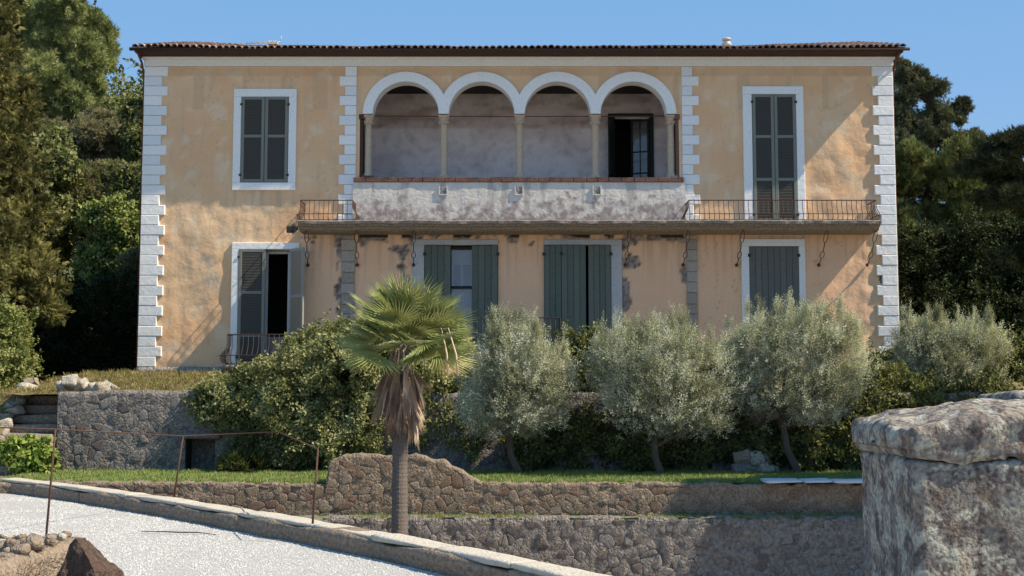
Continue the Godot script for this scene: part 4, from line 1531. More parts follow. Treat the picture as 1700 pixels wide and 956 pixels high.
func _palm() -> void:
	var p := thing("palm_tree", "fan palm with skirt of dead brown fronds in front of the stone walls", "palm tree", Vector3(-1.60, -1.95, -17.5))
	var st := mb()
	var prof := [Vector2(0.16, 0.0), Vector2(0.135, 0.3)]
	var y := 0.35
	while y < 4.25:
		var r := 0.118 - 0.004 * y + n1.get_noise_1d(y * 30.0) * 0.008
		prof.append(Vector2(r, y))
		prof.append(Vector2(r + 0.007, y + 0.028))
		prof.append(Vector2(r + 0.002, y + 0.036))
		y += rng.randf_range(0.05, 0.075)
	prof.append(Vector2(0.0, y))
	lathe(st, prof, 16)
	put("trunk", done(st), M.palm_bark, p)
	st = mb()
	for i in 90:
		var az := i * 2.39996
		var h := 2.9 + i * 0.014
		var d := Vector3(cos(az), 0, sin(az))
		tube(st, [d * 0.09 + Vector3.UP * h, d * 0.135 + Vector3.UP * (h + 0.08)], [0.022, 0.008], 4, false)
	put("leaf_bases", done(st), M.palm_bark, p)
	# green fronds, a few shapes repeated
	var shapes := []
	for k in 5:
		st = mb()
		_fan(st, deg_to_rad(rng.randf_range(170, 215)), 30, rng.randf_range(0.54, 0.62), rng.randf_range(0.36, 0.50), rng.randf_range(0.02, 0.08))
		shapes.append(done(st))
	var greens := []
	for k in 5:
		var m := leaf("palm_green_%d" % k, 0.45, 0.42)
		m.albedo_color = [Color(0.23, 0.27, 0.09), Color(0.31, 0.34, 0.125), Color(0.17, 0.205, 0.065), Color(0.44, 0.44, 0.22), Color(0.20, 0.25, 0.09)][k].linear_to_srgb()
		m.vertex_color_use_as_albedo = false
		greens.append(m)
	for i in 50:
		var az := i * 2.39996 + rng.randf_range(-0.2, 0.2)
		var t := i / 49.0
		var el := deg_to_rad(lerpf(82.0, -8.0, pow(t, 0.78)) + rng.randf_range(-7, 7))
		var dir := Vector3(cos(az) * cos(el), sin(el), sin(az) * cos(el))
		var nrm := Vector3(-cos(az) * sin(el), cos(el), -sin(az) * sin(el))
		nrm = nrm.rotated(dir, rng.randf_range(-0.55, 0.55))
		var o := put("frond", shapes[i % 5], greens[rng.randi() % 5], p, Vector3(0.08, 4.36 - t * 0.14, 0) + dir * 0.05)
		var s := rng.randf_range(0.88, 1.06)
		o.basis = Basis(dir.cross(nrm).normalized(), dir, nrm).scaled_local(Vector3.ONE * s)
	# dead fronds hanging in a skirt
	var dead := []
	for k in 5:
		st = mb()
		_fan(st, deg_to_rad(rng.randf_range(22, 45)), 13, rng.randf_range(0.45, 0.66), rng.randf_range(0.25, 0.36), rng.randf_range(-0.02, 0.10))
		dead.append(done(st))
	var browns := []
	for k in 4:
		var m := leaf("palm_brown_%d" % k, 0.25, 0.85)
		m.albedo_color = [Color(0.44, 0.32, 0.235), Color(0.31, 0.22, 0.165), Color(0.58, 0.46, 0.34), Color(0.20, 0.135, 0.10)][k].linear_to_srgb()
		m.vertex_color_use_as_albedo = false
		browns.append(m)
	for i in 95:
		var az := i * 2.39996 + rng.randf_range(-0.3, 0.3)
		var h := rng.randf_range(3.70, 4.26)
		var el := deg_to_rad(rng.randf_range(-89, -76) if h < 4.0 else rng.randf_range(-84, -66))
		if h > 4.08 and rng.randf() < 0.08:
			el = deg_to_rad(rng.randf_range(-30, -10))
		var dir := Vector3(cos(az) * cos(el), sin(el), sin(az) * cos(el))
		var nrm := Vector3(-cos(az) * sin(el), cos(el), -sin(az) * sin(el))
		nrm = nrm.rotated(dir, rng.randf_range(-0.9, 0.9))
		var o := put("dead_frond", dead[i % 5], browns[rng.randi() % 4], p, Vector3(cos(az) * 0.09, h, sin(az) * 0.09))
		o.basis = Basis(dir.cross(nrm).normalized(), dir, nrm).scaled_local(Vector3(1, rng.randf_range(0.8, 1.25), 1) * rng.randf_range(0.7, 1.1))
	# one long hank hanging lower, to the right
	for i in 9:
		var dir := Vector3(rng.randf_range(0.10, 0.26), -1, rng.randf_range(0.0, 0.2)).normalized()
		var nrm := dir.cross(Vector3(0, 0, 1).rotated(Vector3.UP, rng.randf() * TAU)).normalized()
		var o := put("dead_frond", dead[i % 5], browns[[0, 2, 2, 0][i % 4]], p, Vector3(0.13, 3.62 + rng.randf() * 0.2, 0.08))
		o.basis = Basis(dir.cross(nrm).normalized(), dir, nrm).scaled_local(Vector3.ONE * rng.randf_range(0.75, 0.95))
	for k in 2:
		st = mb()
		tube(st, [Vector3.ZERO, Vector3(0.35, 0.22, 0.2), Vector3(0.60 + k * 0.1, 0.25, 0.3), Vector3(0.68 + k * 0.13, -0.12, 0.32), Vector3(0.70 + k * 0.14, -0.42, 0.32)], [0.014, 0.012, 0.010, 0.016, 0.02], 5)
		put("flower_stalk", done(st), browns[2], p, Vector3(0.0, 4.25, 0.05))


# ------------------------------------------------------------------ foliage
func _sprig(kind: String) -> ArrayMesh:
	var st := mb()
	st.set_smooth_group(-1)
	var blade := func(base: Vector3, dir: Vector3, nrm: Vector3, l: float, w: float) -> void:
		var s := dir.cross(nrm).normalized() * w * 0.5
		var mid := base + dir * l * 0.45
		tri(st, base, mid + s + nrm * w * 0.15, base + dir * l - nrm * l * 0.08)
		tri(st, base, base + dir * l - nrm * l * 0.08, mid - s + nrm * w * 0.15)
	var rv := func() -> Vector3:
		return Vector3(rng.randfn(), rng.randfn(), rng.randfn()).normalized()
	match kind:
		"olive":
			for i in 10:
				var a := i * 2.4
				var side := Vector3(cos(a), 0, sin(a))
				var d := (side + Vector3.UP * rng.randf_range(0.5, 1.3)).normalized()
				blade.call(Vector3(0, i * 0.02, 0), d, (Vector3.UP - d * d.y + rv.call() * 0.5).normalized(), rng.randf_range(0.045, 0.065), 0.014)
			blade.call(Vector3(0, 0.19, 0), Vector3.UP, Vector3.BACK, 0.05, 0.012)
		"broad":
			for i in 9:
				var d: Vector3 = (rv.call() + Vector3.UP * 0.6).normalized()
				var b: Vector3 = rv.call() * 0.05
				blade.call(b, d, (rv.call() * 0.7 + Vector3.UP).normalized(), rng.randf_range(0.05, 0.075), 0.042)
		"big":
			for i in 8:
				var d: Vector3 = (rv.call() + Vector3.UP * 0.3).normalized()
				var b: Vector3 = rv.call() * 0.10
				blade.call(b, d, (rv.call() * 0.7 + Vector3.UP).normalized(), rng.randf_range(0.11, 0.16), 0.085)
		"needle":
			for i in 26:
				var d: Vector3 = (rv.call() + Vector3.UP * 0.7).normalized()
				blade.call(Vector3.ZERO, d, rv.call(), rng.randf_range(0.16, 0.24), 0.022)
		"spray":
			for i in 11:
				var s := -1.0 if i % 2 else 1.0
				var b := Vector3(0, i * 0.024, 0)
				blade.call(b, Vector3(s * 0.8, 0.75, rng.randf_range(-0.3, 0.3)).normalized(), Vector3(rng.randf_range(-0.4, 0.4), 0, 1).normalized(), 0.15 - i * 0.008, 0.034)
			blade.call(Vector3.ZERO, Vector3.UP, Vector3.BACK, 0.34, 0.03)
		"plume":
			for i in 9:
				var d: Vector3 = (rv.call() * 0.5 + Vector3.UP).normalized()
				blade.call(rv.call() * 0.04, d, rv.call(), rng.randf_range(0.18, 0.32), 0.035)
	return done(st)


# leaves on the shells of blobs [centre, radii]; opts: inner, out, up, wild (how sprigs point), lump
func crown(called: String, parent: Node3D, mesh: Mesh, m: Material, blobs: Array, n: int, smin: float, smax: float, palette: Array, opts := {}) -> MultiMeshInstance3D:
	var inner: float = opts.get("inner", 0.75)
	var out_w: float = opts.get("out", 0.8)
	var up_w: float = opts.get("up", 0.3)
	var wild: float = opts.get("wild", 0.6)
	var lump: float = opts.get("lump", 0.22)
	var cull: float = opts.get("cull", 0.55)
	var floor_y: float = opts.get("floor", -99.0)
	var gap: float = opts.get("gap", 0.2)
	var total := 0.0
	var weight := []
	for b in blobs:
		var r: Vector3 = b[1]
		var a: float = r.x * r.y + r.y * r.z + r.x * r.z
		total += a
		weight.append(total)
	var xf := []
	var tries := 0
	while xf.size() < n and tries < n * 6:
		tries += 1
		var pick := rng.randf() * total
		var bi := 0
		while weight[bi] < pick:
			bi += 1
		var c: Vector3 = blobs[bi][0]
		var r: Vector3 = blobs[bi][1]
		var d := Vector3(rng.randfn(), rng.randfn(), rng.randfn()).normalized()
		var rr := lerpf(inner, 1.0, sqrt(rng.randf()))
		rr *= 1.0 + n1.get_noise_3dv(d * 38.0 + c * 23.0) * lump * 2.0 + n2.get_noise_3dv(d * 110.0 + c * 40.0) * lump
		var p := c + d * r * rr
		if p.y < floor_y:
			continue
		var hidden := false
		for k in blobs.size():
			if k != bi and ((p - blobs[k][0]) / blobs[k][1]).length() < cull:
				hidden = true
				break
		if hidden:
			continue
		var nrm := (d / r).normalized()
		var y := (nrm * out_w + Vector3.UP * up_w + Vector3(rng.randfn(), rng.randfn(), rng.randfn()) * wild * 0.6).normalized()
		var x := y.cross(Vector3(rng.randfn(), rng.randfn(), rng.randfn())).normalized()
		var s := rng.randf_range(smin, smax)
		if n2.get_noise_3dv(p * 38.0 + Vector3.ONE * 60.0) > gap:
			continue
		xf.append(Transform3D(Basis(x, y, x.cross(y)).scaled(Vector3.ONE * s), p))
	var mm := MultiMesh.new()
	mm.transform_format = MultiMesh.TRANSFORM_3D
	mm.use_colors = true
	mm.mesh = mesh
	mm.instance_count = xf.size()
	for i in xf.size():
		mm.set_instance_transform(i, xf[i])
		var p: Vector3 = xf[i].origin
		var k := clampf(0.5 + n2.get_noise_3dv(p * 30.0) * 1.2 + rng.randf_range(-0.35, 0.35), 0.0, 0.999) * (palette.size() - 1)
		var c: Color = palette[int(k)].lerp(palette[int(k) + 1], k - int(k))
		mm.set_instance_color(i, c * rng.randf_range(0.85, 1.15))
	var o := MultiMeshInstance3D.new()
	o.name = numbered(called, parent)
	o.multimesh = mm
	o.material_override = m
	o.set_meta("kind", "stuff")
	parent.add_child(o, true)
	return o


var sprigs := {}


func sprig(kind: String) -> ArrayMesh:
	if not sprigs.has(kind):
		sprigs[kind] = _sprig(kind)
	return sprigs[kind]


# a trunk with forks, from the ground up to where the crown begins
func trunk(parent: Node3D, pts: Array, r0: float, r1: float, m: Material, limbs := []) -> void:
	var st := mb()
	var radii := []
	for i in pts.size():
		radii.append(lerpf(r0, r1, float(i) / (pts.size() - 1)) * (1.25 if i == 0 else 1.0))
	tube(st, pts, radii, 9)
	put("trunk", done(st), m, parent)
	for l in limbs:
		st = mb()
		var b: Vector3 = l[0]
		var want: float = b.y - 0.7 * Vector2(b.x, b.z).length()
		var a: Vector3 = pts[pts.size() - 1]
		for i in pts.size() - 1:
			if want <= pts[i + 1].y:
				a = pts[i].lerp(pts[i + 1], clampf((want - pts[i].y) / maxf(pts[i + 1].y - pts[i].y, 0.01), 0.35 if i < 2 else 0.0, 1.0))
				break
		var mid := a.lerp(b, 0.5) + Vector3(rng.randf_range(-0.1, 0.1), 0.05, rng.randf_range(-0.1, 0.1)) * a.distance_to(b)
		tube(st, [a, mid, b], [r1 * 0.75, r1 * 0.5, r1 * 0.2], 6)
		put("limb", done(st), m, parent)


func _olives() -> void:
	var pal := [Color(0.235, 0.25, 0.175), Color(0.36, 0.38, 0.29), Color(0.48, 0.505, 0.41), Color(0.60, 0.62, 0.54)]
	var all := [
		["olive tree left of the others, grey green crown on a leaning trunk by the palm", Vector3(0.13, 0.12, -22.0), Vector3(-0.20, 0.62, 0.0), [[Vector3(0.0, 1.40, 0), Vector3(0.85, 0.68, 0.7)], [Vector3(-0.05, 2.0, 0.1), Vector3(0.66, 0.6, 0.6)], [Vector3(-0.22, 2.42, 0.0), Vector3(0.36, 0.34, 0.36)], [Vector3(0.52, 1.65, 0.0), Vector3(0.42, 0.55, 0.45)], [Vector3(-0.65, 1.15, 0.1), Vector3(0.38, 0.35, 0.4)]]],
		["largest round olive tree, in front of the second pair of green shutters", Vector3(2.68, 0.12, -22.0), Vector3(-0.13, 0.60, 0.0), [[Vector3(0.1, 1.50, 0), Vector3(1.12, 0.80, 0.9)], [Vector3(-0.15, 2.0, 0.1), Vector3(0.98, 0.60, 0.8)], [Vector3(0.0, 2.36, -0.1), Vector3(0.62, 0.36, 0.55)], [Vector3(0.85, 1.75, 0.0), Vector3(0.48, 0.62, 0.5)], [Vector3(-0.82, 1.95, 0.0), Vector3(0.42, 0.52, 0.5)], [Vector3(0.75, 1.05, 0.1), Vector3(0.45, 0.35, 0.4)]]],
		["olive tree before the grey green closed shutters, forked trunk above ivy", Vector3(5.22, 0.12, -22.35), Vector3(-0.28, 0.78, 0.0), [[Vector3(-0.1, 1.70, 0), Vector3(1.08, 0.70, 0.8)], [Vector3(-0.15, 2.3, 0.1), Vector3(1.0, 0.62, 0.75)], [Vector3(0.25, 2.6, 0.0), Vector3(0.78, 0.42, 0.6)], [Vector3(0.75, 1.95, 0.1), Vector3(0.5, 0.6, 0.5)], [Vector3(-0.9, 2.0, 0.0), Vector3(0.45, 0.55, 0.45)], [Vector3(0.3, 1.25, 0.2), Vector3(0.55, 0.35, 0.4)]]],
		["rightmost olive tree, beyond the villa's right corner stones", Vector3(8.85, 0.9, -24.6), Vector3(-0.1, 0.5, 0.0), [[Vector3(0.0, 1.0, 0), Vector3(1.0, 0.68, 0.8)], [Vector3(0.05, 1.5, 0.0), Vector3(0.95, 0.52, 0.7)], [Vector3(-0.55, 1.68, 0.0), Vector3(0.48, 0.42, 0.45)], [Vector3(0.65, 1.65, 0.0), Vector3(0.42, 0.40, 0.4)], [Vector3(-0.2, 1.9, 0.0), Vector3(0.3, 0.25, 0.3)]]]]
	for e in all:
		var t := thing("olive_tree", e[0], "olive tree", e[1], "olive trees on the terrace")
		var limbs := []
		for b in e[3]:
			limbs.append([b[0], 0])
		trunk(t, [Vector3(0, -0.1, 0), Vector3(-0.03, 0.12, 0.02), e[2] * 0.6 + Vector3(-0.03, 0, 0), e[2] + Vector3(0, 0.25, 0)], 0.085, 0.055, M.bark, limbs)
		crown("crown", t, sprig("olive"), M.leaf, e[3], 7000, 0.8, 1.3, pal, {"inner": 0.45, "out": 0.5, "up": 0.85, "wild": 0.8, "lump": 0.34, "cull": 0.30, "gap": 0.13})
		# upright young shoots along the top
		var shoots := []
		for b in e[3].slice(1):
			for k in 7:
				var a := rng.randf() * TAU
				var q: Vector3 = b[0] + Vector3(cos(a) * b[1].x * 0.75, b[1].y * rng.randf_range(0.75, 1.1), sin(a) * b[1].z * 0.75)
				shoots.append([q, Vector3(0.05, rng.randf_range(0.16, 0.40), 0.05)])
		crown("young_shoots", t, sprig("olive"), M.leaf, shoots, 900, 0.7, 1.0, pal, {"inner": 0.1, "out": 0.15, "up": 1.2, "wild": 0.4, "lump": 0.05, "cull": 0.0})


func shrub(called: String, label: String, category: String, at: Vector3, blobs: Array, n: int, kind: String, pal: Array, opts := {}, smin := 0.8, smax := 1.3, group := "", stems := 3) -> Node3D:
	var s := thing(called, label, category, at, group)
	var st := mb()
	for i in stems:
		var b: Array = blobs[i % blobs.size()]
		var foot := Vector3(b[0].x * 0.5 + rng.randf_range(-0.1, 0.1), -0.1, b[0].z * 0.5)
		tube(st, [foot, foot.lerp(b[0], 0.6) + Vector3(rng.randf_range(-0.05, 0.05), 0, 0), b[0]], [0.035, 0.025, 0.01], 5)
	put("stems", done(st), M.dark_bark, s)
	crown("foliage", s, sprig(kind), M.leaf, blobs, n, smin, smax, pal, opts)
	return s


func _shrubs() -> void:
	var green := [Color(0.11, 0.125, 0.05), Color(0.20, 0.22, 0.09), Color(0.30, 0.315, 0.14), Color(0.42, 0.42, 0.22)]
	var fresh := [Color(0.12, 0.18, 0.04), Color(0.22, 0.30, 0.06), Color(0.36, 0.42, 0.10)]
	var dark := [Color(0.06, 0.075, 0.03), Color(0.13, 0.15, 0.055), Color(0.22, 0.23, 0.09)]
	var mass := {"inner": 0.55, "out": 0.7, "up": 0.4, "wild": 0.9, "lump": 0.36, "cull": 0.5}
	shrub("ivy_bush", "large leafy green bush spilling over the high grey wall left of the palm", "bush", Vector3(-3.9, 0.15, -23.3),
		[[Vector3(-0.2, 1.35, 0.15), Vector3(1.0, 0.95, 0.75)], [Vector3(0.9, 1.6, 0.1), Vector3(1.0, 1.1, 0.8)], [Vector3(-1.1, 1.25, 0.1), Vector3(0.85, 0.62, 0.55)], [Vector3(-1.75, 1.25, 0.1), Vector3(0.55, 0.42, 0.4)], [Vector3(0.3, 2.15, -0.5), Vector3(0.75, 0.65, 0.7)], [Vector3(1.1, 2.25, -0.4), Vector3(0.7, 0.55, 0.6)], [Vector3(0.5, 0.7, 0.4), Vector3(1.0, 0.6, 0.5)], [Vector3(-0.6, 0.75, 0.2), Vector3(0.6, 0.5, 0.4)]], 15000, "broad", green, mass)
	shrub("leafy_shrub", "dense dark shrub behind the palm trunk, beside the first olive tree", "bush", Vector3(-1.3, 0.15, -23.5),
		[[Vector3(-0.4, 1.1, 0), Vector3(0.8, 1.0, 0.6)], [Vector3(0.5, 0.8, 0.1), Vector3(0.6, 0.8, 0.5)], [Vector3(0.2, 1.7, -0.4), Vector3(0.7, 0.8, 0.6)]], 7000, "broad", green, mass)
	shrub("trailing_creeper", "thin creeper trailing down the wall right of the cellar opening", "creeper", Vector3(-4.9, 0.15, -22.75),
		[[Vector3(0.2, 0.55, 0.0), Vector3(0.55, 0.22, 0.15)], [Vector3(0.7, 0.35, 0.0), Vector3(0.5, 0.3, 0.2)], [Vector3(-0.3, 0.12, 0.05), Vector3(0.4, 0.15, 0.2)]], 1100, "broad", [Color(0.10, 0.11, 0.04), Color(0.18, 0.18, 0.08), Color(0.25, 0.22, 0.11)], {"inner": 0.2, "lump": 0.4, "wild": 1.0})
	shrub("fern_clump", "dark low clump of leaves at the foot of the wall by the cellar opening", "plant", Vector3(-4.95, 0.15, -22.7),
		[[Vector3(0, 0.12, 0), Vector3(0.40, 0.22, 0.3)]], 800, "plume", dark, {"inner": 0.2, "up": 0.9}, 0.6, 0.9)
	shrub("bright_plant", "bright green leafy plant at the foot of the stone steps", "plant", Vector3(-8.72, 0.1, -22.2),
		[[Vector3(0.0, 0.30, 0), Vector3(0.36, 0.34, 0.3)], [Vector3(-0.25, 0.42, 0.0), Vector3(0.25, 0.18, 0.2)]], 900, "big", fresh, {"inner": 0.3, "lump": 0.3}, 0.7, 1.0)
	# undergrowth below the olive trees
	var spots := [[0.55, 0.75, 0.55, "small leafy shrub at the foot of the first olive tree"], [1.5, 1.15, 0.8, "dark shrub between the first and the largest olive tree"], [2.6, 0.85, 0.75, "dark undergrowth behind the trunk of the largest olive tree"], [3.7, 1.2, 0.85, "dark leafy shrub right of the largest olive tree's trunk"], [4.75, 0.7, 0.55, "ivy clump beside the rock pile under the olive trees"], [5.75, 0.7, 0.8, "ivy shrub behind the forked olive trunk"], [6.6, 1.2, 0.85, "dense ivy shrub below the villa's right corner"], [7.6, 1.15, 0.85, "dark shrub beside the gate pillar, under the rightmost olive tree"], [8.8, 1.15, 0.95, "dark shrub behind the cap of the gate pillar"], [10.2, 1.3, 0.95, "dark shrub at the far right beyond the gate pillar's coping"]]
	for s in spots:
		shrub("undergrowth_shrub", s[3], "bush", Vector3(s[0], 0.12, -23.1 + rng.randf_range(-0.15, 0.15)), [[Vector3(-0.15, s[1] * 0.55, 0.0), Vector3(s[2] * 0.85, s[1] * 0.65, 0.4)], [Vector3(0.25, s[1] * 0.9, -0.2), Vector3(s[2] * 0.7, s[1] * 0.6, 0.4)]], 2600, "broad", dark, mass, 0.9, 1.5, "undergrowth along the wall")
	var ups := [[1.45, 0.75, "dark shrub on the terrace between the first and largest olive crowns"], [8.1, 0.6, "dark shrub on the terrace just left of the rightmost olive"], [9.6, 0.6, "dark shrub on the terrace behind the rightmost olive's trunk"], [10.9, 0.8, "dark shrub on the terrace at the far right, above the pillar cap"], [0.9, 0.5, "dark shrub on the terrace below the plain iron railing"], [2.3, 0.4, "dark shrub on the terrace below the second pair of green shutters"], [3.9, 0.5, "dark shrub on the terrace between the two middle olive crowns"], [6.9, 0.35, "low dark shrub against the stone base at the villa's right end"], [-2.6, 0.6, "dark shrub on the terrace behind the palm's fronds"]]
	for s in ups:
		shrub("terrace_shrub", s[2], "bush", Vector3(s[0], 1.55, -23.7 if s[0] < 7.5 else -26.2), [[Vector3(0, s[1] * 0.5, 0), Vector3(0.85, s[1] * 1.1, 0.5)]], 1800, "broad", dark, mass, 0.9, 1.4, "shrubs on the upper terrace")
	shrub("yellow_green_shrub", "bright yellow green shrub between the largest olive and the next one", "bush", Vector3(4.25, 0.9, -23.3), [[Vector3(0.0, 0.55, 0), Vector3(0.28, 0.35, 0.25)], [Vector3(0.2, 0.80, 0), Vector3(0.25, 0.3, 0.25)]], 750, "broad", [Color(0.10, 0.13, 0.02), Color(0.20, 0.23, 0.03), Color(0.30, 0.32, 0.05)], {"inner": 0.3, "lump": 0.3})
	# heap of pale rocks among the ivy
	for i in 9:
		var sz := rng.randf_range(0.14, 0.28)
		var o := put("garden_rock", rough(Vector3(sz * 1.3, sz, sz), 0.04, sz * 0.14, 0.07, 2.4, 300.0 + i * 13.0), M["pale_%d" % (i % 3)] if i % 2 else M.grey_2, self, Vector3(4.25 + (i % 5) * 0.13, 0.20 + (0.22 if i >= 5 else 0.0), -22.55 - rng.randf() * 0.15))
		o.rotation = Vector3(rng.randf(), rng.randf() * TAU, rng.randf())
		tag(o, "rough rock in the pile under the olives, %s row, %s from the left" % ["bottom" if i < 5 else "upper", ORDER[i % 5]], "rock", "rocks piled under the olive trees")
	# clipped hedge at the far left and the shaded hedge behind it
	shrub("clipped_hedge", "sunlit clipped green hedge at the left edge above the dry bank", "hedge", Vector3(-10.9, 1.55, -25.0),
		[[Vector3(0.0, 1.2, 0), Vector3(0.95, 0.75, 0.8)], [Vector3(0.1, 0.6, 0.1), Vector3(1.0, 0.65, 0.8)], [Vector3(-1.2, 1.0, 0), Vector3(1.0, 1.0, 0.8)]], 9000, "broad", [Color(0.10, 0.13, 0.04), Color(0.17, 0.20, 0.06), Color(0.26, 0.29, 0.10), Color(0.34, 0.36, 0.15)], mass)


func tree(called: String, label: String, at: Vector3, blobs: Array, n: int, kind: String, pal: Array, opts := {}, smin := 0.8, smax := 1.3, r := 0.2, m := "leaf") -> Node3D:
	var t := thing(called, label, "tree", at, "trees around the villa")
	var limbs := []
	var low := 99.0
	var top := 0.0
	for b in blobs:
		low = minf(low, b[0].y)
		top = maxf(top, b[0].y)
	for b in blobs.slice(0, 14):
		limbs.append([b[0], 0 if b[0].y > (low + top) * 0.5 else 1])
	trunk(t, [Vector3(0, -0.4, 0), Vector3(0.05, low * 0.5, 0), Vector3(0.0, lerpf(low, top, 0.35), 0.05), Vector3(0.05, lerpf(low, top, 0.8), 0)], r, r * 0.4, M.dark_bark, limbs)
	crown("crown", t, sprig(kind), M[m], blobs, n, smin, smax, pal, opts)
	return t


func _trees() -> void:
	# conifer at the left: drooping tufted boughs in tiers
	var pal_con := [Color(0.038, 0.042, 0.015), Color(0.078, 0.082, 0.027), Color(0.15, 0.15, 0.05), Color(0.27, 0.255, 0.09)]
	var blobs := []
	var h := 2.0
	while h < 8.8:
		var rad := 2.15 * (1.0 - pow((h - 1.0) / 9.2, 1.6)) + 0.25
		var k := int(6 + rad * 5)
		for i in k:
			var a := TAU * i / k + h * 1.7 + rng.randf_range(-0.25, 0.25)
			var rr := rad * rng.randf_range(0.68, 1.0)
			var s := rng.randf_range(0.26, 0.44)
			blobs.append([Vector3(cos(a) * rr, h + rng.randf_range(-0.2, 0.2) - rr * 0.12, sin(a) * rr), Vector3(s, s * 0.62, s)])
		h += rng.randf_range(0.42, 0.55)
	tree("conifer", "tall conifer with yellowish tufted boughs at the left edge of the view", Vector3(-12.45, 1.7, -27.0), blobs, 48000, "spray", pal_con, {"inner": 0.3, "out": 0.9, "up": 0.15, "wild": 0.5, "lump": 0.3, "cull": 0.5}, 0.3, 0.6, 0.22, "needle")
	# pines behind it, higher up the slope
	var pal_pine := [Color(0.12, 0.155, 0.065), Color(0.21, 0.25, 0.10), Color(0.30, 0.34, 0.14), Color(0.40, 0.425, 0.20)]
	var cluster := func(list: Array, d: float, count: int, rmin: float, rmax: float) -> Array:
		var out := []
		for e in list:
			for i in count:
				var q := Vector3(rng.randfn(), rng.randfn(), rng.randfn()).normalized() * pow(rng.randf(), 0.45)
				var s := rng.randf_range(rmin, rmax)
				out.append([e[0] + q * e[1], Vector3(s, s * 0.8, s)])
		return out
	var pine := {"inner": 0.3, "out": 0.8, "up": 0.6, "wild": 0.6, "lump": 0.3, "cull": 0.5}
	tree("pine_tree", "large rounded pine tree whose crown reaches the top left of the sky", Vector3(-18.1, 6.0, -46.0), cluster.call([[Vector3(-0.2, 9.6, 0), Vector3(2.6, 1.9, 2.0)], [Vector3(1.6, 8.7, 0.3), Vector3(0.9, 1.5, 1.2)], [Vector3(0.3, 7.0, 0.5), Vector3(2.0, 1.4, 1.8)], [Vector3(-1.0, 11.3, 0), Vector3(1.8, 1.0, 1.4)]], 0, 24, 0.45, 0.8), 26000, "needle", pal_pine, pine, 0.9, 1.4, 0.3, "needle")
	tree("pine_tree", "pine tree left of the large rounded one, cut by the left edge", Vector3(-20.5, 6.0, -45.0), cluster.call([[Vector3(0.6, 8.5, 0.5), Vector3(1.6, 2.4, 1.8)], [Vector3(-0.5, 10.6, 0), Vector3(1.9, 1.4, 1.8)], [Vector3(0.9, 6.2, 0.6), Vector3(1.5, 1.3, 1.2)]], 0, 22, 0.45, 0.8), 18000, "needle", pal_pine, pine, 0.9, 1.4, 0.3, "needle")
	# the wooded slope between them and the villa
	var grey := [Color(0.13, 0.13, 0.07), Color(0.21, 0.205, 0.12), Color(0.30, 0.28, 0.17), Color(0.38, 0.35, 0.23)]
	var green := [Color(0.07, 0.09, 0.035), Color(0.13, 0.15, 0.055), Color(0.20, 0.22, 0.085), Color(0.30, 0.30, 0.14)]
	var fresh := [Color(0.10, 0.14, 0.04), Color(0.17, 0.22, 0.06), Color(0.26, 0.31, 0.10), Color(0.35, 0.38, 0.15)]
	var mass := {"inner": 0.5, "out": 0.7, "up": 0.4, "wild": 0.9, "lump": 0.3, "cull": 0.55}
	var cl := func(c: Vector3, r: Vector3, n: int, s0: float, s1: float) -> Array:
		return cluster.call([[c, r]], 0, n, s0, s1)
	tree("broadleaf_tree", "leafy tree rising just left of the villa's roof corner", Vector3(-12.7, 4.2, -42.0), cl.call(Vector3(0.3, 6.3, 0), Vector3(1.0, 1.6, 1.0), 16, 0.4, 0.7), 7000, "big", green, mass, 0.9, 1.4)
	tree("scrub_tree", "dull grey brown scrubby tree on the slope under the large pine", Vector3(-14.2, 4.4, -42.0), cl.call(Vector3(-0.4, 5.6, 0), Vector3(1.8, 1.2, 1.2), 26, 0.4, 0.7), 22000, "plume", grey, mass, 0.4, 0.8)
	tree("scrub_tree", "grey green scrubby tree lower on the slope, beside the conifer", Vector3(-14.0, 3.2, -39.5), cl.call(Vector3(0.3, 4.9, 0), Vector3(1.6, 1.0, 1.0), 24, 0.4, 0.7), 20000, "plume", grey.slice(0, 3) + [Color(0.24, 0.28, 0.12)], mass, 0.4, 0.8)
	tree("broadleaf_tree", "dark leafy tree against the villa's upper left corner", Vector3(-11.0, 2.2, -38.5), cl.call(Vector3(-0.2, 5.6, 0), Vector3(1.1, 1.5, 1.0), 20, 0.4, 0.65), 9000, "big", green, mass, 0.8, 1.3)
	tree("broadleaf_tree", "bright green broad bush tree at mid height left of the villa", Vector3(-12.2, 2.0, -38.0), cl.call(Vector3(0.1, 3.9, 0.3), Vector3(1.5, 1.4, 1.0), 30, 0.45, 0.7), 14000, "big", fresh, mass, 0.8, 1.2)
	tree("broadleaf_tree", "dark tree behind the tall conifer at the left", Vector3(-15.8, 3.0, -38.0), cl.call(Vector3(0, 5.0, 0), Vector3(1.8, 2.6, 1.4), 30, 0.5, 0.8), 9000, "big", green, mass, 0.9, 1.4)
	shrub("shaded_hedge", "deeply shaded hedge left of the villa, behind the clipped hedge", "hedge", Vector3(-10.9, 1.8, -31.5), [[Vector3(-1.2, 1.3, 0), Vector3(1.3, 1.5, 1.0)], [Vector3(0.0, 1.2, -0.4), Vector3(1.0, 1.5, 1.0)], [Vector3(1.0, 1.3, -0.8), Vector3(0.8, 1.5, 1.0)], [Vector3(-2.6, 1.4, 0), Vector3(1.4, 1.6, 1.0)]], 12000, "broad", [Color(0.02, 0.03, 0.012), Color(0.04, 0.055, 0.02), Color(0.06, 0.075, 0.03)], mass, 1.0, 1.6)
	shrub("brown_shrub", "small brownish spiky shrub close to the villa's left wall", "bush", Vector3(-10.3, 3.6, -33.5), [[Vector3(0.0, 1.3, 0), Vector3(0.45, 0.55, 0.4)]], 700, "plume", grey, {"inner": 0.2, "out": 1.0})
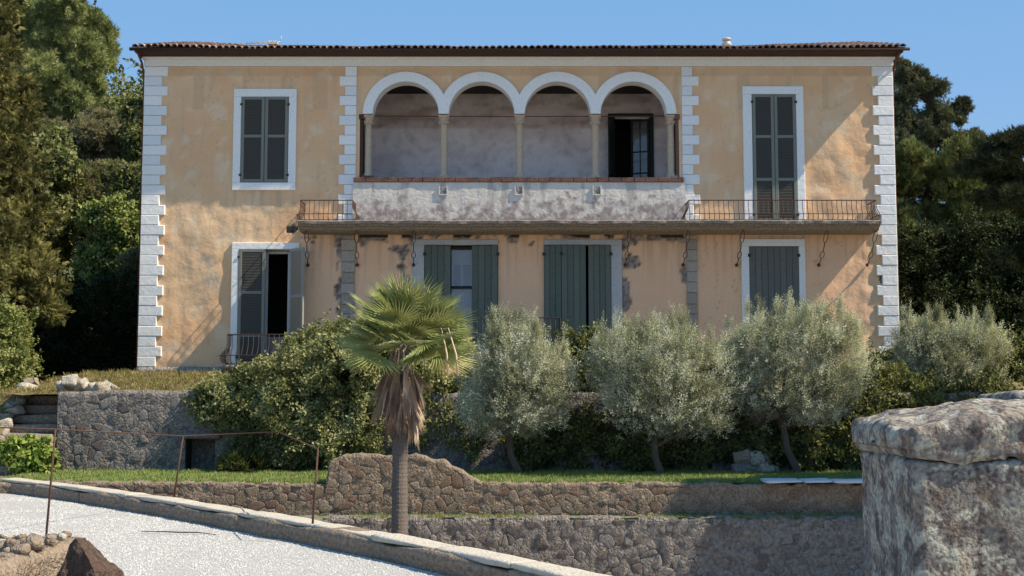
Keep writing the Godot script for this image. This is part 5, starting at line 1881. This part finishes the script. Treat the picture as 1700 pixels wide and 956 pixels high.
	# right of the villa
	var pal_r := [Color(0.08, 0.10, 0.035), Color(0.15, 0.175, 0.058), Color(0.23, 0.255, 0.09), Color(0.31, 0.33, 0.125)]
	var list := []
	for e in [[14.2, 12.5, 0.5], [14.7, 11.6, 0.65], [15.5, 11.9, 0.45], [15.6, 11.0, 0.6], [14.5, 10.6, 0.5], [16.3, 10.7, 0.35], [16.6, 11.2, 0.2], [16.0, 10.1, 0.5], [15.0, 9.9, 0.6], [16.9, 9.9, 0.4], [14.3, 9.6, 0.4], [17.6, 9.3, 0.3], [15.7, 9.0, 0.8], [16.6, 8.8, 0.7], [18.1, 8.4, 0.4], [14.2, 11.6, 0.5], [14.9, 12.2, 0.45], [15.2, 10.4, 0.6], [14.2, 10.8, 0.6], [15.9, 10.5, 0.5], [16.4, 9.6, 0.55], [17.2, 9.2, 0.45], [14.6, 8.8, 0.9], [17.4, 8.5, 0.55], [14.0, 9.8, 0.6]]:
		list.append([Vector3(e[0] - 15.4, e[1] - 2.1, 0), Vector3(e[2], e[2] * 0.8, e[2])])
	tree("open_conifer", "thin crowned dark conifer with sky showing through, right of the villa's roof", Vector3(15.4, 3.0, -44.0), cluster.call(list, 0, 20, 0.12, 0.28), 26000, "plume", [Color(0.09, 0.10, 0.055), Color(0.15, 0.16, 0.09), Color(0.22, 0.225, 0.125)], {"inner": 0.2, "out": 0.8, "up": 0.3, "wild": 0.8, "lump": 0.4, "cull": 0.3, "gap": 0.08}, 0.35, 0.7, 0.22, "needle")
	list = []
	for e in [[0, 0.8, 1.6, 1.6], [0.2, 2.6, 1.5, 1.3], [0.1, 4.2, 1.3, 1.2], [-0.7, 5.6, 0.7, 0.9], [0.5, 5.7, 0.8, 0.8], [1.5, 4.6, 0.8, 0.8], [1.6, 6.0, 0.45, 0.5], [2.2, 3.2, 0.9, 0.9], [-1.2, 4.0, 0.7, 1.0], [-1.3, 2.2, 0.9, 1.4], [2.4, 1.6, 1.1, 1.3]]:
		list.append([Vector3(e[0], e[1] + 0.6, 0), Vector3(e[2], e[3], 1.1)])
	tree("cypress", "broad feathery green cypress standing right behind the villa's right corner", Vector3(12.6, 2.0, -36.5), cluster.call(list, 0, 14, 0.25, 0.5), 45000, "plume", pal_r, {"inner": 0.3, "out": 0.6, "up": 0.8, "wild": 0.5, "lump": 0.35, "cull": 0.5}, 0.4, 0.8, 0.25, "needle")
	tree("broadleaf_tree", "dense green tree at the right edge behind the cypress", Vector3(16.2, 2.4, -38.5), cl.call(Vector3(-0.5, 3.4, 0), Vector3(2.9, 2.9, 1.4), 100, 0.4, 0.75), 36000, "plume", pal_r, mass, 0.5, 0.9)
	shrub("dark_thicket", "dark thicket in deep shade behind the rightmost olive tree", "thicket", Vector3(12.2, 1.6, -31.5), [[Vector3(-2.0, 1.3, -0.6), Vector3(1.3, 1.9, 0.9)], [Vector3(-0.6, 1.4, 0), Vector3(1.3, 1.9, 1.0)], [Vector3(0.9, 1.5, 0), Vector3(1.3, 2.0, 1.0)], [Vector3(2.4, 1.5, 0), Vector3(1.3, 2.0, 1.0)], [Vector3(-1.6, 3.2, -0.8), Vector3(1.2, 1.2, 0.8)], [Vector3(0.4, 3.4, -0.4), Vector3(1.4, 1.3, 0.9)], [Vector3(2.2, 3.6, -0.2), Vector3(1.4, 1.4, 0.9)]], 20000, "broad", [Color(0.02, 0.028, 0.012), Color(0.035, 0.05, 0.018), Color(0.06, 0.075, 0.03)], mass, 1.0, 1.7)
	# the wood that covers the slope further left and behind
	blobs = []
	for i in 90:
		var x := rng.randf_range(-46.0, -16.5)
		var z := rng.randf_range(-31.0, -64.0)
		if x > -20.0 and z > -48.0:
			z -= 18.0
		var r := rng.randf_range(1.6, 2.8)
		blobs.append([Vector3(x, hill(x, z) + r * rng.randf_range(0.6, 1.5), z), Vector3(r, r * 1.1, r)])
	for i in 30:
		var x := rng.randf_range(17.0, 40.0)
		var z := rng.randf_range(-36.0, -60.0)
		var r := rng.randf_range(1.6, 2.4)
		blobs.append([Vector3(x, hill(x, z) + r * rng.randf_range(0.6, 1.2), z), Vector3(r, r * 1.1, r)])
	var wood := crown("woodland", self, sprig("big"), M.leaf, blobs, 42000, 1.2, 2.2, green, mass)
	tag(wood, "dense dark green wood covering the slopes beyond the villa's garden", "woodland")
	# cedar whose boughs reach in from the right; it shades the end of the walls
	blobs = []
	for tier in [[3.6, 2.6], [4.6, 3.0], [5.6, 2.9], [6.5, 2.2], [7.3, 1.4]]:
		var k := int(tier[1] * 7)
		for i in k:
			var a = TAU * i / k + tier[0]
			var rr: float = tier[1] * rng.randf_range(0.35, 1.0)
			blobs.append([Vector3(cos(a) * rr, tier[0] + 0.4 + rng.randf_range(-0.15, 0.15), sin(a) * rr), Vector3(0.55, 0.16, 0.55)])
	for e in [[-2.7, 7.15], [-2.3, 7.2], [-1.9, 7.3], [-2.9, 6.75], [-2.5, 6.7], [-2.0, 6.75], [-2.75, 6.25], [-2.35, 6.3], [-2.0, 6.2], [-1.6, 6.8], [-1.5, 7.5], [-1.7, 6.2]]:
		for k in 2:
			blobs.append([Vector3(e[0] - 0.7 + rng.randf_range(-0.1, 0.1), e[1] - 0.55 + rng.randf_range(-0.08, 0.08), rng.randf_range(-0.5, 0.5)), Vector3(0.40, 0.12, 0.4)])
	tree("cedar", "dark cedar with flat layered boughs entering at the right edge", Vector3(11.3, -1.0, -19.3), blobs, 34000, "needle", [Color(0.02, 0.028, 0.014), Color(0.035, 0.045, 0.022), Color(0.06, 0.07, 0.03)], {"inner": 0.2, "out": 0.5, "up": 0.7, "wild": 0.6, "lump": 0.3, "cull": 0.4}, 0.5, 0.8, 0.22, "needle")


func _small_things() -> void:
	var tw := mb()
	tube(tw, [Vector3(-0.45, 0.02, -0.12), Vector3(-0.15, 0.03, -0.02), Vector3(0.0, 0.025, 0.0), Vector3(0.25, 0.03, 0.06), Vector3(0.5, 0.015, 0.16)], [0.004, 0.007, 0.008, 0.007, 0.004], 5)
	tag(put("twig", done(tw), M.dark_bark, self, Vector3(-3.92, 0.0, -14.4)), "thin bare twig lying on the white gravel", "twig")
	# rusty rail on thin posts beside the drive
	var f := thing("rail_fence", "thin rusty iron rail on slender leaning posts along the drive", "railing")
	var posts := [[Vector3(-5.30, 0.0, -14.0), Vector3(-5.23, 1.235, -14.0)], [Vector3(-4.72, 0.1, -17.1), Vector3(-4.60, 1.04, -17.1)], [Vector3(-2.22, 0.0, -13.62), Vector3(-2.16, 1.03, -13.62)]]
	for p in posts:
		var st := mb()
		tube(st, [p[0], p[1]], [0.014, 0.011], 7)
		put("post", done(st), M.iron, f)
	var st := mb()
	tube(st, [Vector3(-7.2, 1.29, -14.2), posts[0][1], posts[1][1], Vector3(-3.25, 1.10, -17.0), posts[2][1]], [0.009, 0.009, 0.008, 0.008, 0.009], 6)
	put("rail", done(st), M.iron, f)
